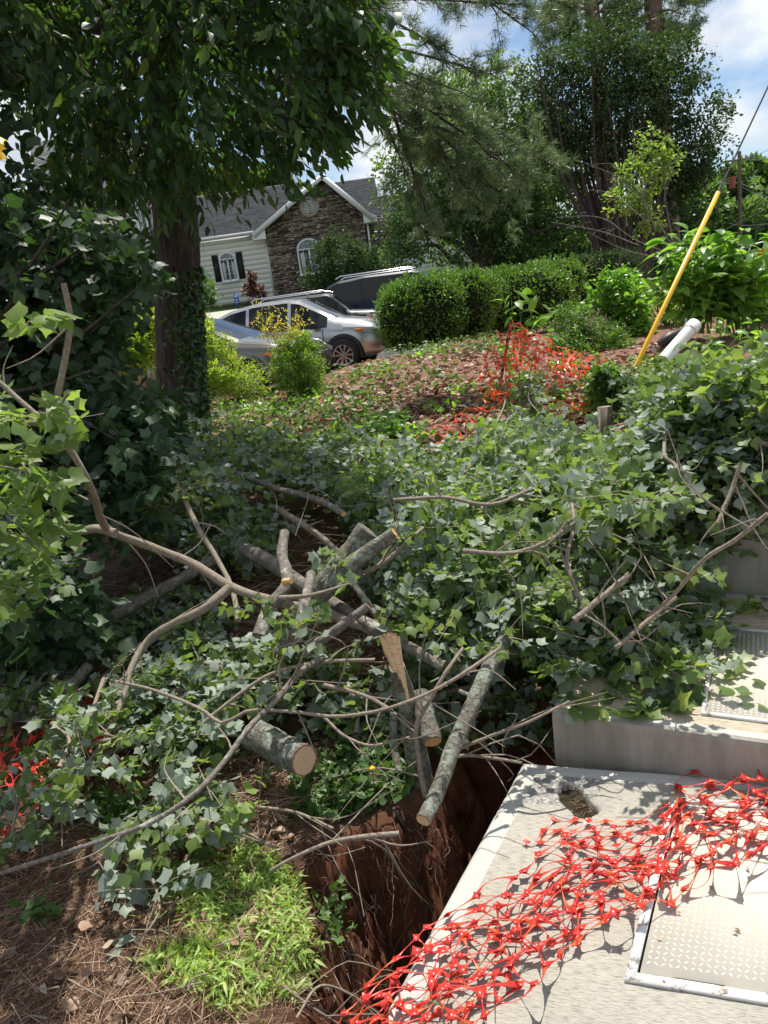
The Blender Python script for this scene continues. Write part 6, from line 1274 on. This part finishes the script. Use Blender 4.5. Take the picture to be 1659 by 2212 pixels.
p2 = onbank(polysample([(320, 2060), (480, 2020), (500, 2100), (360, 2110)], 300)); d = norm(rng.normal(size=p2.shape)*.5+[0, 0, .7]); strips(b, p2, p2+d*rng.uniform(.04, .09, (len(p2), 1)), .004)
p3 = onbank(polysample([(300, 1930), (430, 1900), (420, 2000), (300, 1990)], 120)); x = norm(rng.normal(size=p3.shape)*[1, 1, .2]+[0, 0, .3]); leaves(b, [ovate(.1, .3, .5, 4)], p3, x, norm(rng.normal(size=p3.shape)*.4+[0, 0, 1]), .045)
tag(b.build('grass_patch', M_grass), 'bright sunlit patch of low grassy weeds in the foreground', 'grass', kind='stuff')
b = MB(); W_ = np.concatenate([polysample([(640, 1690), (700, 1640), (860, 1640), (880, 1710), (790, 1760), (660, 1770)], 420), polysample([(690, 1950), (740, 1930), (760, 2020), (700, 2040)], 26), polysample([(880, 2240), (960, 2200), (1000, 2290)], 5), polysample([(60, 1980), (110, 1970), (100, 2010)], 12), polysample([(130, 1740), (300, 1720), (330, 1800), (170, 1790)], 70)])
p = onbank(W_); n = len(p); dr = norm(rng.normal(size=(n, 3))*[.5, .5, .2]+[0, -.2, .9]); 
for _ in range(6): fct = rng.uniform(.1, 1, (n, 1)); x = norm(rng.normal(size=(n, 3))*[1, 1, .4]+[0, 0, .2]); leaves(b, [ovate(.14, .3, .4, 4), lobed(.2, .2)], p+dr*.10*fct, x, norm(rng.normal(size=(n, 3))*.5+[0, 0, 1]), rng.uniform(.015, .042, n))
tag(b.build('low_weeds', M_weed), 'dark low weeds around the dandelions on the bank edge', 'weeds', kind='stuff')
for i, (u, v, z, lab) in enumerate([(845, 1443, .30, 'upper yellow dandelion against the splintered trunk'), (853, 1468, .27, 'lower yellow dandelion just under the upper one'), (804, 1660, .10, 'lone yellow dandelion low above the clay edge')]):
    c = G(u, v, z) if i == 2 else P(u, v, 2.28); t = thing('dandelion', lab, 'flower', c-[0, 0, .12], 'yellow dandelions'); b = MB()
    for k in range(26): a = random.uniform(0, 6.28); d = np.array([math.cos(a), math.sin(a)*.8-.3, random.uniform(.1, .9)]); inst(b, NARROW[0], c[None], norm(d)[None], np.array([[0, 0, 1.]]), .012)
    b.build('petals', M_yellow_petal, t); b = MB(); b.tube(smooth_path([c-[.01, -.02, .16], c-[.005, 0, .08], c], 6), .0016, 5); b.build('stem', M_weed, t)
# dead roots and sticks poking from the bank bottom
for a, lab in [([(640, 2200, -.1), (690, 2130, -.12), (760, 2150, -.2), (830, 2200, -.3)], 'pale root arching at the bottom of the clay bank'), ([(610, 2130, -.09), (680, 2180, -.15), (760, 2230, -.25)], 'straight pale root near the bottom edge'), ([(850, 1745, -.08), (880, 1800, -.2), (900, 1870, -.4)], 'dark root stub below the slanting log'), ([(330, 1900, .0), (345, 1960, .03), (320, 2010, .01), (290, 2035, 0)], 'thin hooked twig on the pine straw')]:
    log('root', lab, a, 3.5, 2, M_twig if 'pale' in lab or 'thin' in lab else M_twigdark, (), None, 'roots sticking from the bank', 'root', k=6, n=16, twigs=5)
# fallen green leaves
for u, v, s, lab in [(408, 2070, .062, 'wilted blue green leaf lying beside the grass patch'), (262, 2060, .055, 'crumpled grey green leaf left of the wilted blue green one'), (112, 2100, .022, 'tiny pale leaf at the lower left'), (172, 1848, .02, 'small pale leaf on the upper pine straw')]:
    p = onbank(np.array([[u, v]]))[0]+[0, 0, .02]; b = MB()
    for k in range(3 if s > .05 else 1): inst(b, TULIP[k % 4], (p+rng.normal(size=3)*.012*[1, 1, .3])[None], rdir(1)*[1, 1, .2], np.array([[.2, -.3, -1.]]), s*random.uniform(.8, 1))
    tag(b.build('fallen_leaf', M_tulip), lab, 'leaf', 'fallen green leaves on the straw')
# leaves fallen on the middle hatch
b = MB(); q = polysample([(1530, 1400), (1659, 1400), (1659, 1520), (1540, 1530)], 14); p = G(q[:, 0], q[:, 1], .18); leaves(b, TULIP, p, rdir(14)*[1, 1, .1], rdir(14, (0, 0, 3)), rng.uniform(.02, .06, 14)); q = polysample([(1200, 1500), (1500, 1500), (1500, 1540), (1220, 1545)], 40); p = G(q[:, 0], q[:, 1], .18); leaves(b, TULIP, p, rdir(40)*[1, 1, .3], rdir(40, (0, 0, 2)), rng.uniform(.04, .085, 40)); q = polysample([(1600, 1290), (1659, 1285), (1659, 1320), (1600, 1320)], 16); p = G(q[:, 0], q[:, 1], .19); leaves(b, TULIP, p, rdir(16)*[1, 1, .3], rdir(16, (0, 0, 2)), rng.uniform(.03, .07, 16))
tag(b.build('scattered_leaves', M_tulip), 'loose green leaves scattered on top of the middle vault', 'leaves', kind='stuff')
